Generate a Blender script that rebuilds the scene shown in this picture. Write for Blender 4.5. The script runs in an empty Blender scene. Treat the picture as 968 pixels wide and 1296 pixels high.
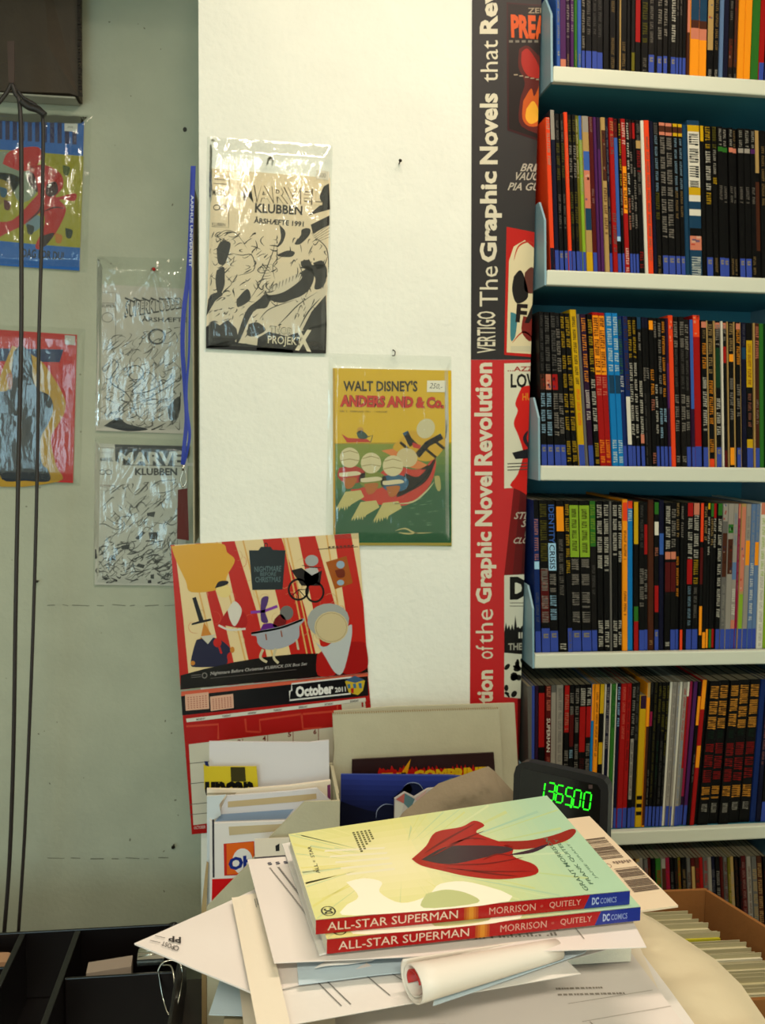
import bpy, math, random, re
from mathutils import Vector, Matrix, noise
from mathutils.geometry import tessellate_polygon
random.seed(7)
SC = bpy.context.scene
COL = SC.collection
V = Vector

# ------------------------------------------------------------------ camera
CAM = V((0, 0, 1.6)); FPX = 1161.1
_y, _p, _r = math.radians(7.487), math.radians(-5.35), math.radians(-0.884)
FWD = V((math.sin(_y)*math.cos(_p), math.cos(_y)*math.cos(_p), math.sin(_p)))
_r0 = V((math.cos(_y), -math.sin(_y), 0)); _u0 = _r0.cross(FWD)
RGT = math.cos(_r)*_r0 - math.sin(_r)*_u0
UPV = math.sin(_r)*_r0 + math.cos(_r)*_u0
cam_d = bpy.data.cameras.new('camera'); cam = bpy.data.objects.new('camera', cam_d); COL.objects.link(cam)
M = Matrix((RGT, UPV, -FWD)).transposed().to_4x4(); M.translation = CAM
cam.matrix_world = M
cam_d.sensor_fit = 'HORIZONTAL'; cam_d.sensor_width = 36; cam_d.lens = 36*FPX/968
cam_d.clip_start = 0.02
cam_d.dof.use_dof = True; cam_d.dof.focus_distance = 0.85; cam_d.dof.aperture_fstop = 19
SC.camera = cam

# ------------------------------------------------------------------ world, lights, exposure
w = bpy.data.worlds.new('world'); SC.world = w; w.use_nodes = True
w.node_tree.nodes['Background'].inputs[0].default_value = (0.58, 0.82, 0.95, 1)
w.node_tree.nodes['Background'].inputs[1].default_value = 0.30
SC.view_settings.view_transform = 'Standard'; SC.view_settings.look = 'None'
SC.view_settings.exposure = 0.0; SC.view_settings.gamma = 1
def area(name, loc, target, sx, sy, power, col):
    l = bpy.data.lights.new(name, 'AREA'); l.shape = 'RECTANGLE'; l.size = sx; l.size_y = sy
    l.energy = power; l.color = col
    o = bpy.data.objects.new(name, l); COL.objects.link(o); o.location = loc
    o.rotation_euler = (V(target)-V(loc)).to_track_quat('-Z', 'Y').to_euler()
    return o
area('ceiling_lamp_light', (0.34, 0.78, 2.53), (0.34, 0.78, 0), 0.8, 0.10, 9, (1.0, 0.82, 0.66))
area('rear_lamp_light', (-0.1, -0.9, 2.53), (-0.1, -0.9, 0), 1.1, 0.12, 33, (1.0, 0.93, 0.74))
area('window_light', (-1.0, -2.36, 1.55), (-0.6, 1.3, 1.3), 0.9, 1.0, 20, (0.56, 0.86, 0.96))

# ------------------------------------------------------------------ helpers
def ray(x, y): return FWD + RGT*((x-484)/FPX) + UPV*((648-y)/FPX)
def WY(x, y, Y): d = ray(x, y); return CAM + d*(Y/d.y)
def WZ(x, y, z): d = ray(x, y); return CAM + d*((z-1.6)/d.z)
def plane(O, N):
    O = V(O); N = V(N).normalized()
    if N.dot(CAM-O) < 0: N = -N
    def m(x, y):
        d = ray(x, y); return CAM + d*((O-CAM).dot(N)/d.dot(N))
    return m, N
def ypl(Y): return plane((0, Y, 0), (0, -1, 0))
def zpl(z): return plane((0, 0, z), (0, 0, 1))

def lin(c):
    if isinstance(c, str):
        c = c.lstrip('#'); c = [int(c[i:i+2], 16)/255 for i in (0, 2, 4)]
    return tuple((v/12.92 if v <= .04045 else ((v+.055)/1.055)**2.4) for v in c)
MATS = {}
def mat(name, col='808080', rough=.6, metal=0, bump=0, scale=60, var=0, spec=.5, kind=None, emit=0, coat=0):
    if name in MATS: return MATS[name]
    m = bpy.data.materials.new(name); m.use_nodes = True; nt = m.node_tree; N = nt.nodes; L = nt.links
    b = N['Principled BSDF']; b.inputs['Roughness'].default_value = rough; b.inputs['Metallic'].default_value = metal
    b.inputs['Specular IOR Level'].default_value = spec
    b.inputs['Coat Weight'].default_value = coat
    c = lin(col)+(1,)
    b.inputs['Base Color'].default_value = c
    if kind == 'attr':
        a = N.new('ShaderNodeAttribute'); a.attribute_name = 'Col'; gm = N.new('ShaderNodeGamma'); gm.inputs[1].default_value = var or 1.0
        L.new(a.outputs['Color'], gm.inputs[0]); L.new(gm.outputs[0], b.inputs['Base Color'])
    if emit:
        b.inputs['Emission Color'].default_value = c; b.inputs['Emission Strength'].default_value = emit
    tc = N.new('ShaderNodeTexCoord')
    if var and kind != 'attr':
        n = N.new('ShaderNodeTexNoise'); n.inputs['Scale'].default_value = scale*.12; n.inputs['Detail'].default_value = 6
        L.new(tc.outputs['Object'], n.inputs['Vector'])
        r = N.new('ShaderNodeValToRGB'); r.color_ramp.elements[0].position = .3; r.color_ramp.elements[1].position = .7
        r.color_ramp.elements[0].color = tuple(v*(1-var) for v in c[:3])+(1,); r.color_ramp.elements[1].color = tuple(min(1, v*(1+var*.5)) for v in c[:3])+(1,)
        L.new(n.outputs['Fac'], r.inputs[0]); L.new(r.outputs[0], b.inputs['Base Color'])
    if bump:
        n = N.new('ShaderNodeTexNoise'); n.inputs['Scale'].default_value = scale; n.inputs['Detail'].default_value = 4
        L.new(tc.outputs['Object'], n.inputs['Vector'])
        bp = N.new('ShaderNodeBump'); bp.inputs['Strength'].default_value = bump; bp.inputs['Distance'].default_value = .003
        L.new(n.outputs['Fac'], bp.inputs['Height']); L.new(bp.outputs['Normal'], b.inputs['Normal'])
    MATS[name] = m; return m
def plastic_mat():
    m = bpy.data.materials.new('clear_plastic'); m.use_nodes = True; nt = m.node_tree; N = nt.nodes; L = nt.links
    N.remove(N['Principled BSDF']); out = N['Material Output']
    t = N.new('ShaderNodeBsdfTransparent'); t.inputs[0].default_value = (.97, .985, .975, 1)
    g = N.new('ShaderNodeBsdfGlossy'); g.inputs['Roughness'].default_value = .07
    d = N.new('ShaderNodeBsdfDiffuse'); d.inputs[0].default_value = (.8, .84, .78, 1)
    lw = N.new('ShaderNodeFresnel'); lw.inputs['IOR'].default_value = 1.6
    tc = N.new('ShaderNodeTexCoord'); mp = N.new('ShaderNodeMapping'); mp.inputs['Scale'].default_value = (38, 38, 9)
    mp.inputs['Rotation'].default_value = (0, .25, 0)
    n = N.new('ShaderNodeTexNoise'); n.inputs['Scale'].default_value = 1.6; n.inputs['Detail'].default_value = 3; n.inputs['Distortion'].default_value = .6
    bp = N.new('ShaderNodeBump'); bp.inputs['Strength'].default_value = .26; bp.inputs['Distance'].default_value = .01
    L.new(tc.outputs['Object'], mp.inputs[0]); L.new(mp.outputs[0], n.inputs['Vector']); L.new(n.outputs['Fac'], bp.inputs['Height'])
    L.new(bp.outputs[0], g.inputs['Normal'])
    m1 = N.new('ShaderNodeMixShader'); m1.inputs[0].default_value = .03; L.new(t.outputs[0], m1.inputs[1]); L.new(d.outputs[0], m1.inputs[2])
    m2 = N.new('ShaderNodeMixShader'); mu = N.new('ShaderNodeMath'); mu.operation = 'MULTIPLY'; mu.inputs[1].default_value = 1.0
    L.new(lw.outputs[0], mu.inputs[0]); L.new(mu.outputs[0], m2.inputs[0]); L.new(m1.outputs[0], m2.inputs[1]); L.new(g.outputs[0], m2.inputs[2])
    L.new(m2.outputs[0], out.inputs[0]); return m

def tag(o, label=None, cat=None, group=None, kind=None):
    if label: o['label'] = label
    if cat: o['category'] = cat
    if group: o['group'] = group
    if kind: o['kind'] = kind
    return o
def empty(name, loc, label, cat, group=None):
    o = bpy.data.objects.new(name, None); COL.objects.link(o); o.location = loc; o.empty_display_size = .02
    return tag(o, label, cat, group)
def woff(o):
    s = V((0, 0, 0))
    while o: s += V(o.location); o = o.parent
    return s
def mk(name, verts, faces, m, parent=None, cols=None, smooth=False, origin=None):
    """verts are WORLD coordinates"""
    me = bpy.data.meshes.new(name)
    off = woff(parent) if parent else V((0, 0, 0))
    loc = V((0, 0, 0))
    if not parent:
        if origin is None:
            xs = [v[0] for v in verts]; ys = [v[1] for v in verts]; zs = [v[2] for v in verts]
            loc = V(((min(xs)+max(xs))/2, (min(ys)+max(ys))/2, min(zs)))
        else: loc = V(origin)
    off = off+loc
    me.from_pydata([tuple(V(v)-off) for v in verts], [], [tuple(f) for f in faces])
    ms = m if isinstance(m, (list, tuple)) else [m]
    for q in ms: me.materials.append(q)
    if cols:
        a = me.color_attributes.new('Col', 'FLOAT_COLOR', 'CORNER'); buf = []
        for f, c in zip(me.polygons, cols):
            buf += (list(c)+[1.0])*f.loop_total
        a.data.foreach_set('color', buf)
    if smooth: me.polygons.foreach_set('use_smooth', [True]*len(me.polygons))
    me.update()
    o = bpy.data.objects.new(name, me); COL.objects.link(o); o.location = loc
    if parent: o.parent = parent
    return o
def boxvf(O, A, B, C):
    """box from corner O with edge vectors"""
    O, A, B, C = map(V, (O, A, B, C))
    v = [O, O+A, O+A+B, O+B, O+C, O+A+C, O+A+B+C, O+B+C]
    f = [(0, 3, 2, 1), (4, 5, 6, 7), (0, 1, 5, 4), (1, 2, 6, 5), (2, 3, 7, 6), (3, 0, 4, 7)]
    return v, f
def box(name, x0, x1, y0, y1, z0, z1, m, parent=None, bev=0):
    v, f = boxvf((x0, y0, z0), (x1-x0, 0, 0), (0, y1-y0, 0), (0, 0, z1-z0))
    o = mk(name, v, f, m, parent)
    if bev:
        b = o.modifiers.new('bevel', 'BEVEL'); b.width = bev; b.segments = 2
    return o
def slab(name, pts, n, th, m, parent=None, cols=None):
    """extrude polygon (world pts) by th along -n"""
    n = V(n); k = len(pts); v = [V(p) for p in pts]+[V(p)-n*th for p in pts]
    f = [tuple(range(k)), tuple(range(2*k-1, k-1, -1))]+[(i, i+k, (i+1) % k+k, (i+1) % k) for i in range(k)]
    return mk(name, v, f, m, parent)
def join(parts):
    V_, F_ = [], []
    for v, f in parts:
        k = len(V_); V_ += list(v); F_ += [tuple(i+k for i in q) for q in f]
    return V_, F_
def tube_vf(pts, r, n=8, closed=False):
    pts = [V(p) for p in pts]; vs = []; fs = []
    for i, p in enumerate(pts):
        a = pts[max(0, i-1)]; b = pts[min(len(pts)-1, i+1)]
        if closed: a = pts[i-1]; b = pts[(i+1) % len(pts)]
        t = (b-a).normalized(); u = t.cross(V((.31, .9, .28))).normalized(); w_ = t.cross(u)
        rr = r[i] if isinstance(r, (list, tuple)) else r
        for k in range(n):
            an = 2*math.pi*k/n; vs.append(p+u*math.cos(an)*rr+w_*math.sin(an)*rr)
    m_ = len(pts)
    for i in range(m_ if closed else m_-1):
        for k in range(n):
            j = (i+1) % m_
            fs.append((i*n+k, i*n+(k+1) % n, j*n+(k+1) % n, j*n+k))
    if not closed:
        fs.append(tuple(range(n-1, -1, -1))); fs.append(tuple((m_-1)*n+k for k in range(n)))
    return vs, fs
def tube(name, pts, r, m, parent=None, n=8, closed=False):
    v, f = tube_vf(pts, r, n, closed); return mk(name, v, f, m, parent, smooth=True)
def smooth_path(pts, k=6):
    pts = [V(p) for p in pts]; out = []
    for i in range(len(pts)-1):
        p0 = pts[max(0, i-1)]; p1 = pts[i]; p2 = pts[i+1]; p3 = pts[min(len(pts)-1, i+2)]
        for j in range(k):
            t = j/k
            out.append(.5*((2*p1)+(p2-p0)*t+(2*p0-5*p1+4*p2-p3)*t*t+(3*p1-p0-3*p2+p3)*t**3))
    out.append(pts[-1]); return out

_TC = {}
def glyphs(s, bold=0.0, res=2, shear=0.0):
    key = (s, bold, res, shear)
    if key in _TC: return _TC[key]
    c = bpy.data.curves.new('t', 'FONT'); c.body = s; c.resolution_u = res; c.offset = bold; c.shear = shear
    c.dimensions = '2D'; c.fill_mode = 'FRONT'
    o = bpy.data.objects.new('t', c); me = bpy.data.meshes.new_from_object(o)
    vs = [(v.co.x, v.co.y) for v in me.vertices]; fs = [tuple(p.vertices) for p in me.polygons]
    x0 = min(v[0] for v in vs); x1 = max(v[0] for v in vs); y0 = min(v[1] for v in vs); y1 = max(v[1] for v in vs)
    vs = [((x-x0)/(x1-x0), (y1-y)/(y1-y0)) for x, y in vs]
    bpy.data.objects.remove(o); bpy.data.curves.remove(c); bpy.data.meshes.remove(me)
    _TC[key] = (vs, fs); return _TC[key]
class Art:
    """flat print: coloured pieces of ink lying on a surface given by m(x, y)"""
    def __init__(s, m, n, lift=.0002, step=.00007, clip=None):
        s.m = m; s.n = n; s.lift = lift; s.step = step; s.L = 0; s.v = []; s.f = []; s.c = []; s.clip = clip
    def P(s, x, y):
        if s.clip: x, y = s.clip(x, y)
        n = s.n(x, y) if callable(s.n) else s.n
        return s.m(x, y)+n*(s.lift+s.step*s.L)
    def poly(s, pts, col):
        k = len(s.v); s.v += [s.P(*p) for p in pts]; c = lin(col)
        if len(pts) <= 4: s.f.append(tuple(range(k, k+len(pts)))); s.c.append(c)
        else:
            for t in tessellate_polygon([[V((p[0], p[1], 0)) for p in pts]]):
                s.f.append(tuple(k+i for i in t)); s.c.append(c)
    def rect(s, x0, y0, x1, y1, col): s.poly([(x0, y0), (x1, y0), (x1, y1), (x0, y1)], col)
    def line(s, pts, w_, col, taper=False):
        k = len(s.v); n = len(pts); c = lin(col)
        for i, p in enumerate(pts):
            a = pts[max(0, i-1)]; b = pts[min(n-1, i+1)]
            dx, dy = b[0]-a[0], b[1]-a[1]; l = math.hypot(dx, dy) or 1
            ww = w_/2*(math.sin(math.pi*(i+.35)/(n-.3)) if taper else 1)
            s.v.append(s.P(p[0]-dy/l*ww, p[1]+dx/l*ww)); s.v.append(s.P(p[0]+dy/l*ww, p[1]-dx/l*ww))
        for i in range(n-1):
            s.f.append((k+2*i, k+2*i+1, k+2*i+3, k+2*i+2)); s.c.append(c)
    def curve(s, pts, w_, col, taper=True, k=5):
        q = smooth_path([(p[0], p[1], 0) for p in pts], k); s.line([(p.x, p.y) for p in q], w_, col, taper)
    def blob(s, pts, col, k=4):
        q = smooth_path([(p[0], p[1], 0) for p in list(pts)+[pts[0]]], k)[:-1]; s.poly([(p.x, p.y) for p in q], col)
    def ell(s, cx, cy, rx, ry, col, rot=0, n=18):
        ca, sa = math.cos(rot), math.sin(rot)
        s.poly([(cx+rx*math.cos(a)*ca-ry*math.sin(a)*sa, cy+rx*math.cos(a)*sa+ry*math.sin(a)*ca) for a in [2*math.pi*i/n for i in range(n)]], col)
    def ring(s, cx, cy, rx, ry, w_, col, n=20):
        s.line([(cx+rx*math.cos(2*math.pi*i/n), cy+ry*math.sin(2*math.pi*i/n)) for i in range(n+1)], w_, col)
    def text(s, quad, t, col, bold=0.0, shear=0.0, res=2):
        if len(quad) == 2:
            (a, b), (c_, d) = quad; quad = [(a, b), (c_, b), (c_, d), (a, d)]
        vs, fs = glyphs(t, bold, res, shear); k = len(s.v); c = lin(col)
        for u, v in vs:
            tx = [quad[0][i]*(1-u)*(1-v)+quad[1][i]*u*(1-v)+quad[2][i]*u*v+quad[3][i]*(1-u)*v for i in (0, 1)]
            s.v.append(s.P(*tx))
        for f in fs: s.f.append(tuple(k+i for i in f)); s.c.append(c)
    def grad(s, quad, nx, ny, fn):
        k = len(s.v)
        for j in range(ny+1):
            for i in range(nx+1):
                u, v = i/nx, j/ny
                s.v.append(s.P(*[quad[0][q]*(1-u)*(1-v)+quad[1][q]*u*(1-v)+quad[2][q]*u*v+quad[3][q]*(1-u)*v for q in (0, 1)]))
        for j in range(ny):
            for i in range(nx):
                a = k+j*(nx+1)+i; s.f.append((a, a+1, a+nx+2, a+nx+1)); s.c.append(lin(fn((i+.5)/nx, (j+.5)/ny)))
    def build(s, name, parent, m=None, label=None):
        o = mk(name, s.v, s.f, m or PRINT, parent, cols=s.c)
        if label: o['label'] = label
        return o
def mixc(a, b, t):
    f = lambda c: [int(c.lstrip('#')[i:i+2], 16)/255 for i in (0, 2, 4)] if isinstance(c, str) else c
    a, b = f(a), f(b); return [a[i]*(1-t)+b[i]*t for i in range(3)]
def qp(quad, u, v): return [quad[0][q]*(1-u)*(1-v)+quad[1][q]*u*(1-v)+quad[2][q]*u*v+quad[3][q]*(1-u)*v for q in (0, 1)]

PRINT = mat('printed_ink', rough=.42, kind='attr', spec=.25, var=1.25)
GLOSSY = mat('glossy_print', rough=.24, kind='attr', spec=.4, var=1.2)
PAPERP = mat('paper_print', rough=.85, kind='attr', spec=.1)
SPINE = mat('spine_print', rough=.48, kind='attr', spec=.14, var=1.3)
PLASTIC = plastic_mat()
WHITE = mat('white_paper', 'e6e0da', .85, bump=.05, scale=300, spec=.15)
CREAMP = mat('cream_paper', 'e9dcc8', .85, bump=.05, scale=200, spec=.15)
PAGES = mat('page_edges', 'd8d2c0', .9, bump=.3, scale=900, spec=.1)
CARD = mat('grey_cardboard', 'bdb79c', .9, bump=.1, scale=250, var=.05, spec=.1)
BROWN = mat('brown_cardboard', '8a5a30', .9, bump=.1, scale=220, var=.1, spec=.1)
BLACKP = mat('black_plastic', '120e0e', .28, spec=.5)
METAL = mat('polished_metal', 'c8c4b8', .18, metal=1)
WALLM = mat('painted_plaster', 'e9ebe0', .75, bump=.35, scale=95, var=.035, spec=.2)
WALLB = mat('painted_wall', 'b2b6a2', .8, bump=.25, scale=120, var=.07, spec=.15)  # recess wall: its shade is put into a darker base colour

# ------------------------------------------------------------------ setting
XC = WY(252, 300, 1.325).x          # left corner of the white wall face
YC = 1.325; YB = 1.50
def st(o): o['kind'] = 'structure'; return o
XL, XR, YR = -1.5, 1.75, -2.4
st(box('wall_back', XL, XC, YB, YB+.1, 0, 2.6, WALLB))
st(box('wall_center', XC, .390, YC, YB+.1, 0, 2.6, WALLM))
st(box('wall_back', .390, XR, 1.56, YB+.1, 0, 2.6, WALLM))
st(box('wall_left', XL-.1, XL, YR, YB+.1, 0, 2.6, WALLM))
st(box('wall_right', XR, XR+.1, YR, YB+.1, 0, 2.6, WALLM))
st(box('floor', XL, XR, YR, YB, -.05, 0, mat('grey_floor', '77736a', .5, bump=.05, var=.1)))
st(box('ceiling', XL, XR, YR, YB, 2.6, 2.65, mat('ceiling_paint', 'e2ddd0', .9, bump=.1)))
# rear wall with a window behind the camera
wr = [boxvf((XL, YR-.1, 0), (XR-XL, 0, 0), (0, .1, 0), (0, 0, 1.0)), boxvf((XL, YR-.1, 2.1), (XR-XL, 0, 0), (0, .1, 0), (0, 0, .5)),
      boxvf((-.5, YR-.1, 1.0), (XR+.5, 0, 0), (0, .1, 0), (0, 0, 1.1))]
st(mk('wall_rear', *join(wr), WALLM))
fr = st(mk('window_1', *join([boxvf((x, YR-.06, 1.0), (.04, 0, 0), (0, .05, 0), (0, 0, 1.1)) for x in (XL, -1.02, -.54)] +
      [boxvf((XL, YR-.06, z), (1.0, 0, 0), (0, .05, 0), (0, 0, .04)) for z in (1.0, 2.06)]), mat('window_frame', 'e8e8e2', .4)))
st(box('trim_1', XL, XC-.02, .78, YB, 2.30, 2.6, mat('added_soffit', 'c9c6b8', .85, bump=.1)))  # unseen soffit, added and sized to shade the upper recess wall

# marks, nails and screw on the walls
mB, nB = ypl(YB); mC, nC = ypl(YC)
a = Art(mB, nB, lift=.0003)
random.seed(3)
for y0 in (766, 1086):
    x = 60
    while x < 218:
        l = random.uniform(6, 22); a.line([(x, y0+random.uniform(-1, 1)), (x+l, y0+random.uniform(-1, 1))], random.uniform(.5, 1.1), '77786c'); x += l+random.uniform(2, 14)
for i in range(46):
    x, y = random.uniform(5, 235), random.uniform(5, 1150); r = random.uniform(.4, 1.1)
    a.ell(x, y, r*random.uniform(1, 2.2), r, '858375', random.uniform(0, 3), 7)
a.ell(234, 164, 2.6, 3.2, '3c3d33', 0, 10)
w_ = a.build('wall_mark', bpy.data.objects['wall_back'])
for nm, (x, y, Y, sz, lab) in {'n1': (505, 207, YC, .0022, 'bare nail stub in the white wall, right of the black and white comic'),
        'n2': (49, 735, YB, .002, 'small dark nail in the grey wall beside the hanging cables'),
        'n3': (220, 1069, YB, .003, 'brass screw head low in the grey wall, left of the letter holder')}.items():
    p = WY(x, y, Y)
    v, f = tube_vf([p, p+V((0, -.004, 0)), p+V((0, -.011, .001)), p+V((0, -.0115, .001))], [sz*.5, sz*.5, sz*.5, sz*1.1], 8)
    tag(mk('nail' if nm != 'n3' else 'screw', v, f, mat('old_nail', '4a443a', .4, metal=.8), smooth=True), lab, 'nail')
# ceiling fluorescent lamps
for i, (x, y) in enumerate(((.34, .78), (-.1, -.9))):
    t = empty('ceiling_lamp', (x, y, 2.6), ['ceiling strip lamp nearer the bookcase, above the paper stack', 'ceiling strip lamp nearer the window at the back of the room'][i], 'lamp', None)
    hl = (.42, .6)[i]; box('lamp_housing', x-hl, x+hl, y-.08, y+.08, 2.555, 2.6, mat('lamp_metal', 'dedcd4', .4), t, .004)
    tube('fluorescent_tube', [(x-hl+.03, y, 2.543), (x+hl-.03, y, 2.543)], .009, mat('lit_tube', 'ffe6b8', emit=4), t)
# ------------------------------------------------------------------ bookcase
SZ0, SST = 1.6+.5002, .27758
SX0, SX1, SYF, SYB = .3995, .84, 1.29, 1.53   # shelves are carried by low end brackets on the left
TEAL = mat('teal_painted_steel', '3a8296', .55, bump=.05, spec=.3)
TEALD = mat('light_blue_steel_edge', '7fa0ac', .5)
RAIL = mat('cream_shelf_rail', 'cfd2bf', .45, bump=.03)
bc = empty('bookcase', (.6, 1.41, 0), 'tall teal steel bookcase with cream shelf rails, filled with graphic novels', 'bookcase')
box('side_panel', SX1, SX1+.012, SYF, SYB, 0, 2.55, TEALD, bc)
box('back_panel', SX0, SX1, SYB-.006, SYB, 0, 2.55, TEAL, bc)
SHZ = [SZ0+SST]+[SZ0-i*SST for i in range(0, 7)]
for i, z in enumerate(SHZ):
    sh = box('shelf', SX0-.001, SX1, SYF+.006, SYB-.007, z-.016, z-.001, TEAL, bc)
    r = box('shelf_rail', SX0-.001, SX1, SYF-.006, SYF+.006, z-.020, z+.0015, RAIL, sh, .002)
    pr_ = [(SYF-.004, z-.020), (SYB-.008, z-.020), (SYB-.008, z+.10), (SYF+.02, z+.10), (SYF-.004, z+.07)]
    slab('end_bracket', [V((SX0-.0015-(zz-z)*.04, y, zz)) for y, zz in pr_], (-1, 0, 0), -.003, TEALD, bc)
SHZ = SHZ[1:]
PAL = dict(k='0f0c0b', K='221e1b', r='a81f1c', R='631a18', o='eaa024', O='e0582c', y='c8a818', Y='767020', g='3f7a32', G='1f4a30', l='93b03c',
           b='4a5ea8', B='1f3a70', c='1e86bc', n='1b1c3a', p='5e2f68', P='3d2040', w='d6d2c4', W='a09a90', t='b49a68', T='5a3420', m='9a2850', s='75736e',
           i='6f87a6', L='a9cce0', S='c98870', e='27506a', z='4a6fae', j='f0b048')
bookinfo = {}
DEP = .155
def add_book(zs, eL, eR, ztop, base, bands, label, group, yoff=0, cat='book'):
    """eL, eR: (x at the shelf, slope dx/dz) of the book's left and right boundary"""
    Y = SYF+.008+yoff; z0 = zs+.0006; h = ztop-z0; gap = .00018
    hw = (eR[0]-eL[0])/2-gap
    def Q(x, y, z):
        xl = eL[0]+eL[1]*z+gap; xr = eR[0]+eR[1]*z-gap; t = (x/hw+1)/2
        return V((xl+(xr-xl)*t, Y+y, z0+z))
    th = min(.0005, hw*.3); ch = min(.0012, hw*.4); d = DEP; pb = Q(0, 0, 0)
    prof = [(-hw, d), (-hw, ch), (-hw+ch*.7, 0), (hw-ch*.7, 0), (hw, ch), (hw, d), (hw-th, d), (hw-th, ch+.0004), (-hw+th, ch+.0004), (-hw+th, d)]
    vs = [Q(x, y, 0) for x, y in prof]+[Q(x, y, h) for x, y in prof]; n = len(prof)
    fs = [tuple(range(n)), tuple(range(2*n-1, n-1, -1))]+[(i, (i+1) % n, (i+1) % n+n, i+n) for i in range(n)]
    dull = lambda c, t: mixc(c, PAL.get(base, base), t)
    base_c = lin(PAL[base]) if base in PAL else lin(base); cs = [base_c]*len(fs)
    k = len(vs); x0, x1 = -hw+th, hw-th
    vs += [Q(x0, ch+.0005, .0004), Q(x1, ch+.0005, .0004), Q(x1, d-.001, .0004), Q(x0, d-.001, .0004), Q(x0, ch+.0005, h-.0006), Q(x1, ch+.0005, h-.0006), Q(x1, d-.001, h-.0006), Q(x0, d-.001, h-.0006)]
    pf = [(0, 3, 2, 1), (4, 5, 6, 7), (0, 1, 5, 4), (1, 2, 6, 5), (2, 3, 7, 6), (3, 0, 4, 7)]
    fs += [tuple(k+i for i in q) for q in pf]; cs += [lin('a59c86')]*6
    bk = mk('book', vs, fs, SPINE, cols=cs, origin=pb); tag(bk, label, cat, group)
    a = Art(lambda u, v: Q(u*(hw-ch*.5), 0, h*(1-v)), V((0, -1, 0)), lift=.0002, step=.0001)
    strips = sorted(b for b in bands if b[2] in 'si'); cuts = sorted({0, 1} | {b[0] for b in strips} | {b[1] for b in strips})
    if strips:
        k = 0
        for v_ in cuts: a.v += [a.P(-1, v_), a.P(1, v_)]
        for i_, (v0, v1) in enumerate(zip(cuts, cuts[1:])):
            c = PAL.get(base, base)
            for b in strips:
                if b[0] <= v0+1e-6 and b[1] >= v1-1e-6: c = PAL.get(b[3], b[3])
            a.f.append((2*i_, 2*i_+1, 2*i_+3, 2*i_+2)); a.c.append(lin(c))
    for f0, f1, kind, colr in bands:
        c = PAL.get(colr, colr)
        if kind == 's': continue
        if kind == 'i':
            a.L = 1
            for _ in range(5):
                v0 = random.uniform(f0, f1-.02); q = random.uniform(.008, .02); u0 = random.uniform(-.9, .2)
                a.rect(u0, v0, u0+.7, min(f1, v0+q), mixc(c, random.choice(['15110f', 'd6d2c4', 'a81f1c', '2a4490']), .45))
            continue
        if kind in 'td': c = dull(c, .2 if kind == 'd' else .34)
        if kind == 'M': c = dull(c, .15)
        if kind in 'td':
            a.L = 2; v = f0+.004; wg = .55 if kind == 't' else .8
            step = .0026/h*1.0 if kind == 't' else .0034/h; word = 0
            while v < f1-.006:
                word += 1
                if word > random.randint(4, 9): word = 0; v += step*1.1; continue
                g = step*.72; cc = c
                r_ = random.random()
                if r_ < .4: a.rect(-wg, v, wg, v+g*.38, cc); a.rect(-wg*.9, v+g*.62, wg*.9, v+g, cc)
                elif r_ < .7: a.rect(-wg, v, -wg*.5, v+g, cc); a.rect(-wg*.5, v+g*.2, wg, v+g*.6, cc)
                else: a.rect(-wg, v, wg, v+g*.55, cc); a.rect(wg*.3, v+g*.55, wg, v+g, cc)
                v += step
        elif kind == 'M':                       # small white publisher roundel low on the spine
            a.L = 2; a.rect(-.6, f0, .6, f0+.012, c); a.rect(-.6, f0+.018, .6, f0+.030, c); a.rect(-.6, f0+.012, -.2, f0+.018, c)
        elif kind == 'X':                       # readable wording
            tt, cc = colr; a.L = 2; a.text([(.72, f0), (.72, f1), (-.72, f1), (-.72, f0)], tt, PAL.get(cc, cc), .01)
    if a.v: a.build('spine_print', bk, SPINE)
    return bk
CN = dict(k='black', K='dark grey', r='red', R='dark red', o='orange', y='yellow', Y='olive', g='green', G='dark green', l='lime green', b='blue', B='dark blue', c='bright blue',
          n='navy', p='purple', P='dark purple', w='white', W='pale grey', t='tan', T='brown', m='crimson', s='silver grey', i='steel blue', L='light blue', S='pinkish', e='petrol blue', z='mid blue', j='orange', O='orange-red')
ORD = ['first', 'second', 'third', 'fourth', 'fifth', 'sixth', 'seventh', 'eighth', 'ninth', 'tenth'] + ['%dth' % i if i not in (21, 22, 23, 31, 32, 33, 41, 42, 43) else '%d%s' % (i, {1: 'st', 2: 'nd', 3: 'rd'}[i % 10]) for i in range(11, 60)]
def parse(bs):
    out = []
    for t in bs.split():
        m_ = re.match(r'(\d+)-(\d+)([sitd])(\w)$', t)
        if m_: out.append((int(m_[1])/100, int(m_[2])/100, m_[3], m_[4])); continue
        m_ = re.match(r'M(\w)$', t)
        if m_: out.append((.875, .95, 'M', m_[1])); continue
        m_ = re.match(r'(\d+)-(\d+)X(\w):(.+)$', t)
        out.append((int(m_[1])/100, int(m_[2])/100, 'X', (m_[4].replace('_', ' '), m_[3])))
    return out
def lean_at(tab, x):
    for (x0, l0), (x1, l1) in zip(tab, tab[1:]):
        if x <= x1: return l0+(l1-l0)*(x-x0)/(x1-x0)
    return tab[-1][1]
ROWN = ['topmost visible', 'second', 'third', 'fourth', 'fifth', 'sixth']
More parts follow.
